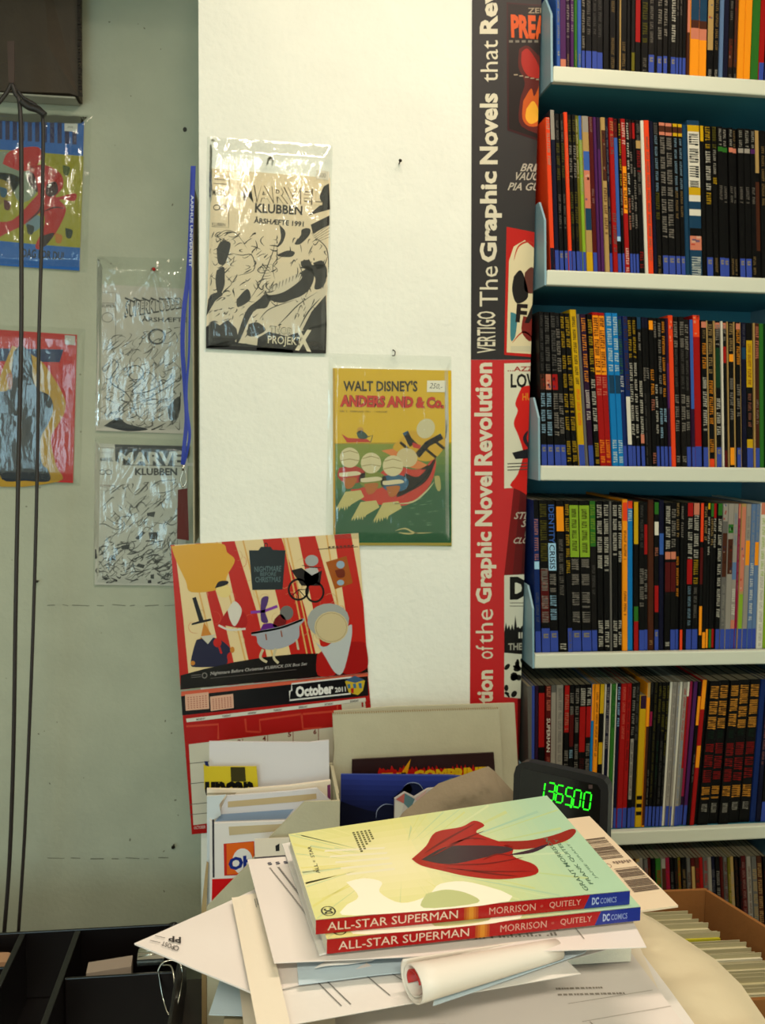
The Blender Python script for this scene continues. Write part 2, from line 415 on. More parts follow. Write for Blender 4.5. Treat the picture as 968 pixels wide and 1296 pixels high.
def row(i, x, lean, top, data, reverse_x=1.0):
    n = 0; zs = SHZ[i]; Y0 = SYF+.008
    tokens = []
    for ln in data.strip().split('\n'):
        tokens.append([q.strip() for q in ln.split('|')])
    books = []
    for t in tokens:
        x2 = float(t[0]); base = t[1]; bs = t[2] if len(t) > 2 else ''; dy = float(t[3]) if len(t) > 3 and t[3] else 0
        lab = t[4] if len(t) > 4 else ''
        books.append((x, x2, base, parse(bs), dy, lab)); x = x2
    gname = 'graphic novels on the %s shelf' % ROWN[i]
    ed = []; x00 = None; lastt = -9
    for xe in [books[0][0]]+[b[1] for b in books]:
        yb = 648; 
        for _ in range(8): yb += (WY(xe, yb, Y0).z-zs)*FPX/Y0*.95
        B_ = WY(xe, yb, Y0); T_ = WY(xe+lean_at(lean, xe), top(xe), Y0)
        xb_ = max(B_.x, SX0+.0032) if x00 is None else max(B_.x, ed[-1][0]+.0022)
        if x00 is None: x00 = xb_
        xt_ = max(T_.x, .3925+(xb_-x00)*.8, lastt+.002); lastt = xt_
        ed.append((xb_, (xt_-xb_)/(T_.z-zs)))
    for n, (a0, a1, base, bands, dy, lab) in enumerate(books):
        xm = (a0+a1)/2; yt = top(xm)+dy; zt = WY(xm+lean_at(lean, xm), yt, Y0).z
        if not lab:
            sb = [b for b in bands if b[2] in 'si' and b[1]-b[0] > .08 and b[0] < .8 and b[3] != base]
            tb = [b for b in bands if b[2] in 'td' and b[1]-b[0] > .08]
            lab = CN[base]
            if sb: lab += ' and '+CN[sb[0][3]]
            lab += ' spine'
            if tb: lab += ' with '+CN[tb[0][3]]+' lettering'
            elif len(sb) > 1: lab += ' with '+CN[sb[1][3]]+' patch'
            else: lab += ', plain'
        lab = '%s, %s book from left, %s shelf' % (lab, ORD[n], ROWN[i])
        add_book(zs, ed[n], ed[n+1], zt, base, bands, lab, gname, yoff=random.uniform(0, .004))
BL = '86-100sb'
row(0, 704.5, [(700, -2), (740, 0), (900, 4), (968, 9)], lambda x: -110+(x-700)*.05, '''
709.5|z|40-84tt MW
717.5|p|55-92sp 92-99sS
722.5|P|20-78dW 88-98tt
727|p|30-75dW
731|g|86-97tt
736|z|88-97tt
741|K|35-85dW %B
749|k|30-76tW %B
756|k|30-76ts %B
764|k|40-76ts %B
772|k|
780|k|40-60tt 76-99tt
784|k|
786|t|
794|k|78-99tt
799|k|
804|K|85-97sY
811|k|20-78sr
820|k|30-78dY 88-97tW
828|K|30-80tW %B MW
832|k|
839|K|30-76dW %B MW
845|K|30-74dW %B MW
849|k|
856|K|30-78dw %B MW
860|K|20-60tW %B
864|K|20-60tW %B
869|k|%B
873|T|20-70sS
884.5|o|20-62ie 62-67sT 67-74sS|
895|o|20-62ie 62-67sT 67-74sS|
903|k|30-80it 92-99tw
910|k|30-80tt 92-99tw
915|i|
922|n|
928|K|30-60tW 72-90iT 94-99tW
933|K|40-90iT 94-99tW
941|o|
950|o|
960|g|
967|r|86-100sb
974|k|%B
981|K|30-80tW'''.replace('%B', BL))
random.seed(11)
row(1, 697, [(690, -7), (825, -6.5), (900, -4), (980, -3)], lambda x: 142+(x-700)*.085, '''
703|O|0-30dW 84-100sn|6
709|n|0-18sW 86-100sb|-4
715|k|4-18tW 18-42dY 50-72tW %B MW
720|k|4-18tW 18-42dY 50-72tW %B MW
725|O|12-45tS 86-100sb|-2
730|k|3-18dY 19-40dW 48-68dY 70-80tY %B
735|k|3-18dY 19-40dW 48-68dY 70-80tY %B
739|Y|2-40tw %B
743.5|l|0-15sz 15-50dW 86-100sb
752|t|0-10sW 10-22st 22-34sz 34-58iS 58-72se 86-100sy
758|R|0-10tW 45-55tW %B
762|p|
767|P|20-100sp
773|t|8-40iT 44-74dT
777|n|5-40tW 50-80tt %B
783|r|2-12dt 12-24ds 60-85ds
788.5|k|0-12iR 12-75sz 75-78sL %B
792|k|3-42dy 44-62dW %B
798|r|2-16dw 30-60so 34-58dT 82-99dw
802|K|2-48dw 50-70dS %B
806|k|2-12sR 20-35dW 48-70dW %B
810|k|2-12sr 30-70dW %B
817|k|2-13tW 13-18st 19-33dr 33-48tW 84-95dr
821.5|w|
828.5|O|10-90ts|-1
833|n|
840|k|0-8ds 8-45tL 45-63dY 86-98tt
848|k|0-8sS 2-6sT 9-75dW %B MW
857|k|0-8sS 2-6sT 9-75dW %B MW
863.5|k|0-8sy 2-6sT 9-43tL 43-62tt %B MW
869.5|k|0-8sy 2-6sT 9-43tL 43-62tt %B MW
875|e|
890.5|e|3-7sy 7-42sw 8-42dK 42-47sy 47-51sw 56-60sw 68-73sk 73-82iS 86-99dw|-6|wide petrol blue spine with a block of lettering
895.5|k|0-10sy
904|k|0-15dy 16-42dw 43-52dy %B MW
911|k|0-14dY 15-32tw 33-38dy 86-98tt
918|k|1-12tw 13-16sg 38-50tW %B MW
925|k|1-12tw 13-16sg 38-50tW %B MW
931|k|1-12tw 13-16sS 38-50tW 86-98tt
936.5|k|1-12tt 13-16sS 38-50tW 86-98tt
944|k|1-12tw 13-16sW 38-50tW %B MW
952|k|1-12tw 13-16sW 38-50tW %B MW
959|k|1-12tw 13-16sp 38-50tW 84-97tt
965|k|0-28st 34-80sT
972|k|10-50tt
980|K|0-60tW'''.replace('%B', BL))
random.seed(12)
row(2, 685.4, [(680, -11), (742, -12), (770, -10), (820, -6), (870, -4), (968, -1)], lambda x: 394+(x-690)*.055, '''
693.2|k|2-38ts 40-50iT 52-80dL %B MW
702|k|2-38ds 40-50iS 52-80dL %B MW
710.6|k|2-38ds 40-50ir 52-80dW %B MW
718.4|k|2-10ts 10-40dW 52-80dW %B MW
725.5|k|2-23dy 27-37dy 39-50dy 52-65dy 67-77dy 83-98dy
733.4|k|2-23dy 27-37dy 39-50dy 52-65dy 67-77dy 83-98dy
742|y|4-48tK 50-75tO 86-100sb|-5
746|s|
753|P|2-46do 49-71dw 86-100sb
760|k|3-38dy 42-76dw 84-98dy
768|r|2-40so 3-39dT 41-54dS 82-98do|-3
775.5|r|2-40so 3-39dT 41-54dS 82-98do|-3
783|c|2-38dw 40-52se 82-98dw|-3
790|c|2-38dw 40-52se 82-98dw|-3
795.6|B|2-38dg 39-51dw 86-100sb
801.7|B|0-50dT 53-85sw 86-100sb
807|k|2-28dy 30-80dw %B
812|k|2-28dy 30-80dw %B
817.4|k|0-8se 10-22tw 42-78dw 78-84sS %B
822|k|0-7sn 33-43dW 50-99ts
826.5|k|0-7sn 33-43dW 50-99sK
832.5|k|2-8so 34-52do 54-62dS 90-98dS
837|k|2-15dW 44-78dw %B
842|k|3-50dW 60-80dL %B
847|k|2-52do 60-70dL %B
850.5|P|30-60sp 86-100sb
856.5|O|0-20iO|-4
863|K|3-20dW 21-48ts 51-76dW 92-97dW|-3
870|K|3-20dW 21-48ts 51-76dW 92-97dW|-3
876|K|3-20dW 21-48ts 51-76dW %B
881|P|0-60sz 86-100sb
890|r|0-14iO 86-100sb|-6
897|k|1-5sS 6-14tt 15-35do 38-75dw %B
899|t|
906|k|2-35dt 40-70do 80-90do 94-100sO
908|t|
915|k|1-5sS 2-16dW 18-45sG 52-78dw %B MW
917.5|w|
922.5|k|1-5sS 2-14dW 17-28sr 88-100sR
924|t|
930.5|k|1-22dt 22-27so 38-68dW 86-98so
932.5|t|
938.5|k|1-5sS 5-30do 42-65dW %B MW
940.5|t|
946.5|n|1-16ts 17-25se
955|k|12-44sy 14-42to 48-72tS 80-86sy %B
957|t|
963|T|2-24dS 26-48tT 52-70tW %B
969|g|
976|G|
983|k|%B'''.replace('%B', BL))
random.seed(13)
row(3, 677.5, [(675, -4), (720, -5), (745, -4), (788, 0), (828, 0), (870, 3), (900, 4), (935, 7), (968, 6)], lambda x: 633+(x-690)*.02, '''
685.5|B|0-12sk 12-40dS 40-45sL 60-80ts %B
697|k|2-40dY 44-60dW 45-80iR 46-58dW 62-80dW 84-100sb MW
708|k|3-28Xz:IDENTITY 28-46sL 29-45Xn:CRISIS 48-60dW 62-80dL %B MW||black and blue spine reading IDENTITY CRISIS
718.5|k|4-20so 25-62tW 94-99dw
725|k|2-50dy 84-100sb 86-98tW
737|k|3-37sl 5-35tY 38-46dW 48-58dW 60-71dW 73-81dW %B MW
750|k|3-37sl 5-35tY 38-46dW 48-58dW 60-71dW 73-81dW %B MW
757.5|K|0-30sg 2-28dl 42-62ts %B
765.5|k|2-46dw 79-97dw
773|k|2-46dw 79-97dw
775.5|s|
782.5|k|2-36dw 79-97dw
788|k|2-42dw 79-97dw
795|o|2-14sO 20-40tT 60-76tT|-3
802|c|0-5sO 6-14dw 18-82sc|-1
808.5|k|0-28sy 70-80sg 80-100sr
816|k|2-30ts 44-70dW %B
821|k|15-35sr 45-65dW %B
828.6|T|93-97tt|-3
834.5|k|0-8sg 13-22sw 30-36dS 56-74sr %B MW
840.5|n|22-36sz|-3
848|k|2-32dw 33-38sS 40-60sR 94-98dw
855|k|4-32dW 33-38sS 40-60sR %B
859.5|k|0-24dt 36-64do %B
863.5|k|2-26dW 86-100sO
868|k|
875.5|k|0-9sr 10-38dw 38-55sr 56-84tL %B
883.5|k|0-8sS 8-38dw 38-55dy 57-80tW %B
888|k|0-26sO 30-55sR 70-90so
893|k|2-25dt 88-99so
896.5|k|0-4sy 9-35dw 86-99so
900.7|k|0-9sg 10-28dt 86-99sg
904.5|k|0-10sr 10-30dw 86-99sr
910.5|k|0-8sg 10-80dw %B
917|s|0-12iW 20-50iT 55-84tW %B
924|W|14-20ig 24-48iT 50-84tW %B
930|W|6-30ti 40-52si 58-77dw 80-88sS 86-100sb
933|m|0-10sS 10-60tW %B
939|t|2-60iS 62-86sl 86-100sb
945.5|W|8-24ts 25-42so 50-84tW %B
951.5|i|4-40tW 40-80dw %B
957.5|i|0-25tW 26-42so %B
965.5|w|0-8sS 10-50tl 50-98tW|-2
973|l|0-30sS
981|k|'''.replace('%B', BL))
random.seed(14)
row(4, 666, [(660, 1), (690, 1), (750, 6), (812, 8), (846, 12), (880, 17), (900, 16), (968, 14)], lambda x: 868-(x-700)*.03, '''
672.5|s|2-98ts
676.5|z|0-55sb
681|P|
689.5|k|5-42sr
696.5|R|0-17dS 22-45Xw:SUPERMAN 48-90tS||dark red spine reading SUPERMAN
703|s|5-90sW
711.5|W|2-90ts
718|k|0-32sr 6-30dS 44-60dW
724|k|5-20dW 20-42sR 44-50dL
730|k|2-34dW 40-60dW
738|k|2-14dw 15-46sr 50-80dR
744.5|k|2-14dw 15-36sr 40-60dW
748|c|0-25so
754|o|5-50tT
760|k|0-20sy 40-55sy
761.5|w|
767|n|2-44dW
768.5|w|
774|g|4-30dG 40-96sg
775.5|w|
780|n|2-30dL %B
787|r|2-40tS %B
793|r|2-60tR %B
798|k|2-36dW 38-80sW 40-78ts %B
804|K|2-40ts %B
812|y|0-10sP 76-79sk 82-85sk 88-91sk|16
816|o|0-10st 30-99sT
820|k|0-8ts 20-30sm 60-85tW %B
825|k|0-40tY 40-80tY %B
829|k|2-30dY 40-70dG %B
834|k|2-34dY 40-84ts %B
838|k|2-50dY 50-82ts %B
841|w|
846|W|2-80ts %B
849|W|2-60ti %B
852|w|
857|W|4-40tr 40-84ti %B
860|s|0-10sw 10-60sr %B
864|P|0-80sm %B
869|P|0-86sp %B
873|k|10-30so 50-70tW
878.5|r|0-20so 45-60so|-2
882|k|
896|k|3-33dj 34-40tG 43-70dr 73-82dj 85-92tw
909|k|3-33dj 34-40tG 43-70dr 73-82dj 85-92tw
922|k|3-33dj 34-40tG 43-70dr 73-82dj 85-92tw
936|k|3-33dj 34-40tG 43-70dr 73-82dj 85-92tw
950|k|3-33dj 34-40tG 43-70dr 73-82dj 85-92tw
957|B|
963|n|20-60tS
971|k|%B
979|R|'''.replace('%B', BL))
random.seed(15)
rr = []; x = 806
CH = list('TtWsRkgWmkKYksRTrsWnkRsYtkkRWsTkg')
for i, c in enumerate(CH):
    x += random.choice([4, 5, 5, 6, 7]); b2 = random.choice('WstrTRY')
    rr.append('%g|%s|%d-%d%s%s' % (x, c, random.randint(2, 12), random.randint(35, 75), random.choice('dtsd'), b2))
    if x > 974: break
row(5, 806, [(800, -6), (968, -8)], lambda x: 1088-(x-800)*.02, '\n'.join(rr))
# ------------------------------------------------------------------ poster
def proj(P):
    d = V(P)-CAM; k = d.dot(FWD); return 484+FPX*d.dot(RGT)/k, 648-FPX*d.dot(UPV)/k
YP = YC-.0012
mP, nP = ypl(YP)
_a = proj((.3900, YP, 2.1)); _b = proj((.3900, YP, 1.2))
def pxmax(y): return _a[0]+(_b[0]-_a[0])*(y-_a[1])/(_b[1]-_a[1])
def pclip(x, y): return min(x, pxmax(y)), y
pt_ = empty('poster', WY(640, 1000, YP), 'tall narrow black and red graphic novel poster with vertical white slogan beside bookcase', 'poster')
def pcn(y, x): return mP(*(x, y))
slab('black_sheet', [mP(597.5, -40), mP(pxmax(-40), -40), mP(pxmax(455), 455), mP(596, 455)], nP, .0008, mat('poster_black', '0d0606', .55), pt_)
slab('red_sheet', [mP(596, 455.4), mP(pxmax(455.4), 455.4), mP(pxmax(1010), 1010), mP(594.5, 1010)], nP, .0008, mat('poster_red', 'b8161c', .35), pt_)
a = Art(mP, nP, lift=.00015, clip=pclip)
a.L = 1
def vt(x0, x1, yb, yt, t, c, b=0.0): a.text([(x0, yb), (x0, yt), (x1, yt), (x1, yb)], t, c, b)
OW = 'd9d3bf'
vt(603.5, 627, 447, 394, 'VERTIGO', OW, .012)
vt(607, 630, 388, 337, 'The', OW); vt(607, 635, 332, 217, 'Graphic', OW, .035); vt(607, 630, 208, 118, 'Novels', OW, .035)
vt(608, 630, 104, 51, 'that', OW); vt(607, 630, 43, -60, 'Revolu', OW, .035)
vt(600, 623, 589, 459, 'Revolution', OW, .035); vt(601, 623, 666, 597, 'Novel', OW, .035); vt(602, 628, 764, 673, 'Graphic', OW, .035)
vt(602, 624, 815, 771, 'the', OW); vt(602, 624, 834, 817, 'of', OW); vt(604, 624, 890, 848, 'tion', OW, .035)
# dark panels between the little covers
a.L = 0
a.grad([(650, 618), (702, 618), (702, 728), (638, 728)], 6, 1, lambda u, v: mixc('8c1418', '3a0c0e', min(1, u*1.6)))
a.rect(655, 884, 702, 1010, '6d1216')
# cover 1
a.L = 1; a.poly([(641, 3), (702, 6), (702, 178), (642, 165)], '4a1a20')
a.L = 2; a.poly([(643, 5), (702, 8), (702, 175), (644, 163)], '2a1814')
a.L = 3
a.text([(668, 10), (700, 10), (700, 17), (668, 17)], 'ZERO', 'a89a84', .02)
a.text([(646, 18), (742, 22), (742, 54), (647, 48)], 'PREACHER', 'd8661c', .05)
for i in range(7): a.rect(644+i*8, 51, 649+i*8, 54, '8a8478')
a.blob([(657, 62), (668, 58), (684, 72), (694, 66), (700, 90), (700, 165), (660, 160), (658, 128), (664, 105), (656, 85)], '6a2013')
a.L = 4; a.blob([(660, 66), (668, 62), (680, 80), (684, 98), (668, 96), (660, 82)], 'b23022')
a.blob([(662, 128), (672, 112), (676, 122), (684, 106), (686, 124), (692, 130), (686, 156), (670, 160), (661, 150)], 'c8661c')
a.L = 5; a.blob([(666, 138), (674, 128), (680, 136), (683, 150), (672, 157), (665, 150)], 'e8b23c')
for i in range(5): a.rect(650+i*7, 94+i*1.5, 655+i*7, 95.5+i*1.5, 'a89a84')
# names
for (x0, y0, x1, y1, t) in ((658, 207, 711, 217, 'BRIAN K.'), (651, 218, 706, 228, 'VAUGHAN'), (642, 231, 712, 241, 'PIA GUERRA')):
    a.text([(x0+2, y0), (x1+2, y0+1), (x1, y1+1), (x0, y1)], t, 'b9b2a4', .02, .2)
# cover 2
a.L = 1; a.poly([(641, 287), (702, 294), (702, 452), (638, 449)], 'c0281e')
a.L = 2; a.poly([(644, 330), (650, 312), (664, 304), (684, 314), (702, 330), (702, 448), (641, 446)], 'ddd2b0')
a.L = 3; a.blob([(650, 350), (658, 342), (664, 352), (668, 376), (654, 384), (648, 368)], '26201e'); a.blob([(664, 345), (673, 338), (680, 350), (678, 370), (664, 368)], '74463a')
a.blob([(646, 395), (654, 400), (652, 425), (646, 430)], '4f8a94'); a.blob([(662, 400), (676, 406), (672, 432), (660, 420)], '8b3024')
a.curve([(650, 330), (656, 312), (670, 306), (682, 316)], 2.2, 'c0482e'); a.curve([(648, 434), (664, 420), (684, 440)], 2, 'c0482e')
a.L = 4; a.text([(654, 384), (752, 390), (748, 416), (652, 408)], 'FABLES', '2a1410', .04)
a.rect(646, 438, 690, 445, 'cfc9ae')
# cover 3
a.L = 1; a.poly([(638, 460), (702, 459), (702, 617), (638, 618)], 'd8d6c2')
a.L = 2; a.text([(642, 464), (722, 463), (722, 470), (642, 470)], '...AZZARELLO', 'a8342a', .02)
a.text([(646, 473), (716, 472), (716, 490), (646, 491)], 'LOVELESS', '201b18', .03)
a.blob([(660, 490), (672, 488), (704, 492), (704, 618), (648, 617), (655, 600), (662, 575), (656, 552), (650, 536), (655, 520), (652, 510)], 'd0281e')
a.L = 3; a.poly([(648, 573), (678, 568), (688, 574), (686, 580), (652, 581)], '23242c'); a.curve([(668, 545), (664, 556), (672, 570)], 5, '3b2b35')
a.text([(661, 498), (700, 494), (700, 505), (661, 507)], 'HUNDRED', 'd9922c', .02)
for r in range(3): a.line([(642, 587+r*4), (672, 586+r*4)], 1.2, '55504a')
# names
for (x0, y0, x1, y1, t) in ((650, 648, 690, 657, 'STEVEN'), (659, 658, 705, 667, 'SEAGLE'), (664, 671, 700, 679, 'BECKY'), (649, 680, 698, 688, 'CLOONAN')):
    a.L = 2; a.text([(x0+2, y0), (x1+2, y0), (x1, y1), (x0, y1)], t, 'b9b2a4', .02, .2)
# cover 4
a.L = 1; a.poly([(638, 728), (702, 727), (702, 884), (638, 882)], 'cfd0c0')
a.L = 2; a.text([(645, 730), (712, 729), (712, 758), (645, 759)], 'DMZ', '141210', .06)
for r in range(2): a.line([(645, 763+r*4), (672, 763+r*4)], .9, '77756a')
random.seed(5)
pts = [(638, 800)]
for i in range(16): pts.append((640+i*4, 786+random.uniform(-8, 8))); pts.append((642+i*4, 794+random.uniform(-3, 4)))
pts += [(704, 828), (638, 826)]; a.poly(pts, '1d1c1a')
a.L = 3; a.text([(656, 800), (690, 800), (690, 808), (656, 808)], 'INTO', 'c9c8ba', .03); a.text([(643, 814), (690, 813), (690, 822), (643, 823)], 'THE ZONE'[:3]+' ZONE', 'aaa99c', .03)
a.L = 2
for i in range(26):
    x, y = random.uniform(640, 676), random.uniform(836, 880); a.ell(x, y, random.uniform(1.5, 5), random.uniform(2, 6), '201f1c', random.uniform(0, 3), 8)
a.L = 2
for (x, y, t) in ((664, 908, 'S'), (664, 918, 'O'), (661, 941, 'M')): a.text([(x+1, y), (x+7, y), (x+6, y+8), (x, y+8)], t, 'c4bdae', .02, .2)
a.build('printed_artwork', pt_, PRINT)

# ------------------------------------------------------------------ bagged comics on the walls
def bag_sheet(parent, quad, mm, n, ridges, lift=.0066, name='plastic_bag', seed=0, wav=.0012, fold=None):
    W_ = (V(mm(*quad[1]))-V(mm(*quad[0]))).length; H_ = (V(mm(*quad[3]))-V(mm(*quad[0]))).length
    nx, ny = 84, 120; vs = []; fs = []
    for j in range(ny+1):
        for i in range(nx+1):
            u, v = i/nx, j/ny; x, y = qp(quad, u, v); p = mm(x, y)
            e = min(u, 1-u, v, 1-v); h = lift*min(1, e*14)+.0004
            h += wav*(noise.noise(V((u*5+seed, v*4, seed)))+.5*noise.noise(V((u*11, v*5+seed, 3))))*min(1, e*10)
            for (p0, p1, am, sg) in ridges:
                dx, dy = p1[0]-p0[0], p1[1]-p0[1]; L2 = dx*dx+dy*dy; t = ((x-p0[0])*dx+(y-p0[1])*dy)/L2
                tt = max(0, min(1, t)); d = math.hypot(x-p0[0]-tt*dx, y-p0[1]-tt*dy); h += am*.5*math.exp(-(d/(sg*1.25))**2)*min(1, (1.05-tt)*4)
            vs.append(p+n*max(h, .0006))
    for j in range(ny):
        for i in range(nx):
            q = j*(nx+1)+i; fs.append((q, q+1, q+nx+2, q+nx+1))
    o = mk(name, vs, fs, PLASTIC, parent, smooth=True); return o
def bagged(label, Y, bag, comic, base, ridges=(), group=None, seed=0, th=.0028, wav=.0012):
    mm, n = ypl(Y)
    loc = (mm(*bag[2])+mm(*bag[3]))/2
    r = empty('bagged_comic', loc, label, 'comic', group)
    pg = slab('comic_pages', [mm(*p)+n*th for p in comic], n, th-.0002, PAGES, r)
    a = Art(lambda x, y: mm(x, y)+n*th, n, lift=.0003)
    a.grad(comic, 6, 8, (lambda u, v: base) if isinstance(base, str) else base)
    a.L = 1
    bag_sheet(r, bag, mm, n, ridges, seed=seed, wav=wav)
    return r, a
def pin(px, Y, colr, label, name='pushpin', r=.0028):
    p = WY(px[0], px[1], Y); vs, fs = tube_vf([p+V((0, -.0045, 0)), p+V((0, -.0075, 0)), p+V((0, -.009, 0)), p+V((0, -.0125, .0002))], [r*.8, r, r, r*.7], 12)
    return tag(mk(name, vs, fs, mat('pin_'+colr, colr, .3), smooth=True), label, 'pin')
INK = '2c2722'
def inky(a, box_, n, seed, col=INK, wmax=2.2, big=0, wmin=None):
    wmin = wmin or wmax*.35
    """loose pen strokes and blots of ink inside a quad"""
    random.seed(seed)
    for i in range(n):
        u, v = random.random(), random.random()
        an = random.gauss(-.9, .6); L_ = random.uniform(.05, .22); cv = random.uniform(-.08, .08)
        pts = []
        for k in range(4):
            t = k/3; uu = u+math.cos(an)*L_*t+cv*math.sin(t*3.1)*math.sin(an); vv = v+math.sin(an)*L_*t*.7+cv*math.sin(t*3.1)*math.cos(an)
            pts.append(qp(box_, max(.01, min(.99, uu)), max(.01, min(.99, vv))))
        a.curve(pts, random.uniform(wmin, wmax), col, k=3)
    for i in range(big):
        x, y = qp(box_, random.uniform(.06, .94), random.uniform(.06, .94)); r = random.uniform(2, 6)
        a.blob([(x+r*math.cos(t)*random.uniform(.4, 1.3), y+r*math.sin(t)*random.uniform(.4, 1.3)) for t in [0, 1, 2, 3, 4, 5, 5.7]], col, 3)

# (1) black and white comic on the white wall   [crop 255,200 scale 5.182]
Zc = lambda x, y: (255+x/5.182, 200+y/5.182)
r, a = bagged('black and white comic in clear bag on the white wall, topmost there', YC, [(262, 173), (421, 184), (415, 452), (259, 445)],
   [(268, 214), (417.5, 226), (411.5, 446), (260.5, 438)], lambda u, v: mixc('e8d8b8', 'd6cdb8', v),
   ridges=[((342, 205), (297, 330), .0030, 2.2), ((342, 205), (329, 330), .0028, 1.8), ((343, 205), (341, 325), .0030, 2), ((350, 218), (370, 285), .0026, 2), ((270, 180), (269, 260), .002, 2), ((342, 205), (280, 345), .0024, 3)], seed=1)
m0 = a.m; a.m = lambda x, y: m0(*Zc(x, y)); n_ = INK
def poly_(pts, c=INK): a.poly(pts, c)
a.L = 1
poly_([(30, 1110), (80, 1070), (120, 1100), (170, 1060), (230, 1120), (240, 1180), (180, 1240), (30, 1245)]); poly_([(60, 900), (130, 870), (140, 900), (90, 940), (60, 990), (32, 1040), (45, 930)])
a.blob([(100, 600), (130, 550), (190, 560), (175, 640), (150, 700), (110, 690)], INK); a.blob([(100, 740), (150, 720), (145, 860), (105, 880), (92, 800)], INK)
a.blob([(430, 900), (560, 850), (640, 760), (720, 720), (735, 800), (680, 890), (540, 950), (440, 930)], INK)
a.blob([(640, 720), (800, 700), (820, 780), (790, 850), (740, 860), (745, 790), (700, 740)], INK)
a.blob([(650, 680), (700, 670), (720, 700), (690, 725), (655, 712)], INK); a.blob([(730, 690), (790, 675), (805, 715), (760, 730)], INK)
poly_([(835, 170), (842, 340), (700, 380), (790, 300), (770, 260), (800, 190)]); poly_([(838, 380), (838, 440), (730, 500), (715, 440)])
a.blob([(684, 462), (712, 470), (705, 510), (650, 565), (610, 565), (650, 510), (655, 475)], INK)
a.blob([(490, 640), (560, 610), (610, 620), (590, 650), (520, 650)], INK); a.blob([(510, 440), (550, 490), (530, 560), (490, 590), (520, 530)], INK)
a.blob([(230, 930), (300, 860), (320, 930), (240, 980)], INK); a.blob([(350, 950), (450, 880), (430, 980), (340, 1010), (250, 1200), (230, 1190), (290, 1010)], INK)
poly_([(500, 1100), (620, 960), (700, 900), (620, 1010), (510, 1105)]); poly_([(660, 1130), (720, 1010), (815, 900), (820, 1100), (700, 1130)])
poly_([(370, 1180), (440, 1140), (560, 1170), (820, 1080), (815, 1283), (600, 1280), (360, 1260)]); poly_([(30, 1240), (160, 1200), (360, 1230), (600, 1262), (600, 1280), (30, 1250)])
a.blob([(310, 1090), (370, 1080), (420, 1130), (350, 1170), (300, 1160)], INK)
a.L = 2
a.blob([(460, 985), (620, 920), (760, 880), (820, 830), (815, 900), (740, 960), (690, 1070), (640, 1120), (560, 1100), (480, 1080), (380, 1060), (430, 1010)], 'd6cdb8')
a.blob([(430, 860), (560, 790), (640, 760), (650, 800), (540, 880), (440, 900)], 'd6cdb8'); a.blob([(80, 960), (170, 900), (220, 960), (180, 1060), (90, 1070)], 'd6cdb8')
a.L = 3
for i in range(9): a.curve([(440+i*22, 895-i*12), (446+i*22, 850-i*10), (450+i*21, 838-i*9)], 4, INK, k=3)
a.curve([(500, 1100), (560, 1040), (640, 960), (760, 880)], 7, INK); a.curve([(380, 1060), (450, 990), (620, 930)], 6, INK); a.curve([(640, 1120), (700, 1010), (780, 920)], 9, INK)
a.curve([(300, 950), (380, 830), (460, 640), (480, 560)], 6, INK); a.curve([(170, 620), (260, 640), (330, 640), (340, 740), (200, 780)], 6, INK)
a.curve([(480, 800), (470, 700), (540, 640)], 5, INK); a.curve([(740, 520), (820, 600), (832, 760)], 6, INK); a.curve([(90, 540), (150, 480), (230, 500), (300, 600)], 4, INK)
for i in range(7): a.line([(838, 400+i*20), (720+i*6, 500+i*9)], 4, INK, True)
inky(a, [(55, 480), (500, 500), (500, 980), (45, 980)], 120, 21, wmax=9); inky(a, [(560, 520), (830, 540), (810, 1080), (600, 1080)], 60, 22, wmax=9); inky(a, [(45, 1000), (400, 960), (420, 1250), (40, 1240)], 50, 23, wmax=9)
for i in range(6): a.curve([(390, 700+i*18), (420, 706+i*18), (455, 698+i*18)], 3, INK, k=2)
a.L = 4
# masthead
for dx, c, b in ((0, '7a6c56', .05), (0, 'e6d6b6', .018)):
    a.L += 1; a.text([(235, 175), (800, 210), (790, 315), (262, 292)], 'MARVEL', c, b)
a.L = 5; a.text([(352, 300), (662, 318), (660, 378), (350, 362)], 'KLUBBEN', '3a332c', .03)
a.text([(345, 385), (672, 410), (668, 455), (343, 430)], 'ÅRSHÆFTE 1991', '3a342c', .03)
a.line([(82, 118), (182, 124), (178, 460), (68, 452)], 3, '6a6052'); a.line([(80, 170), (180, 178)], 3, '6a6052')
a.text([(88, 138), (160, 144), (158, 152), (86, 146)], 'SERIE', '7a6f60'); a.text([(75, 208), (168, 216), (166, 256), (73, 248)], 'MARVEL', '4a4238', .01)
for cx in (100, 142): a.ring(cx, 328, 20, 17, 5, '2c2722')
a.text([(72, 425), (158, 432), (156, 452), (70, 446)], 'KLUBBEN', '5a5044')
a.L = 5; a.text([(448, 1100), (600, 1116), (598, 1164), (446, 1152)], 'THOR', '1a1612', .05)
a.L = 6; a.text([(452, 1105), (596, 1120), (594, 1160), (450, 1148)], 'THOR', 'e0d8c0', .01); a.text([(436, 1165), (660, 1178), (655, 1248), (434, 1232)], 'PROJEKT', 'e0d8c0', .01)
a.text([(615, 1120), (722, 1130), (718, 1272), (612, 1262)], 'X', 'e0d8c0', .04)
a.build('printed_cover', r, PRINT); a.m = m0
s2 = Art(m0, a.n, lift=.0008); s2.poly([(400, 216), (416, 218), (416, 229), (400, 227)], 'ddd5c2'); s2.L = 1; s2.text([(403, 219), (412, 220), (412, 226), (403, 225)], '500', '8a8274'); s2.build('price_label', r, PAPERP)
pin((342, 203), YC-.004, '3a3630', 'dark nail holding the topmost bagged comic on the white wall', 'nail', .0012)

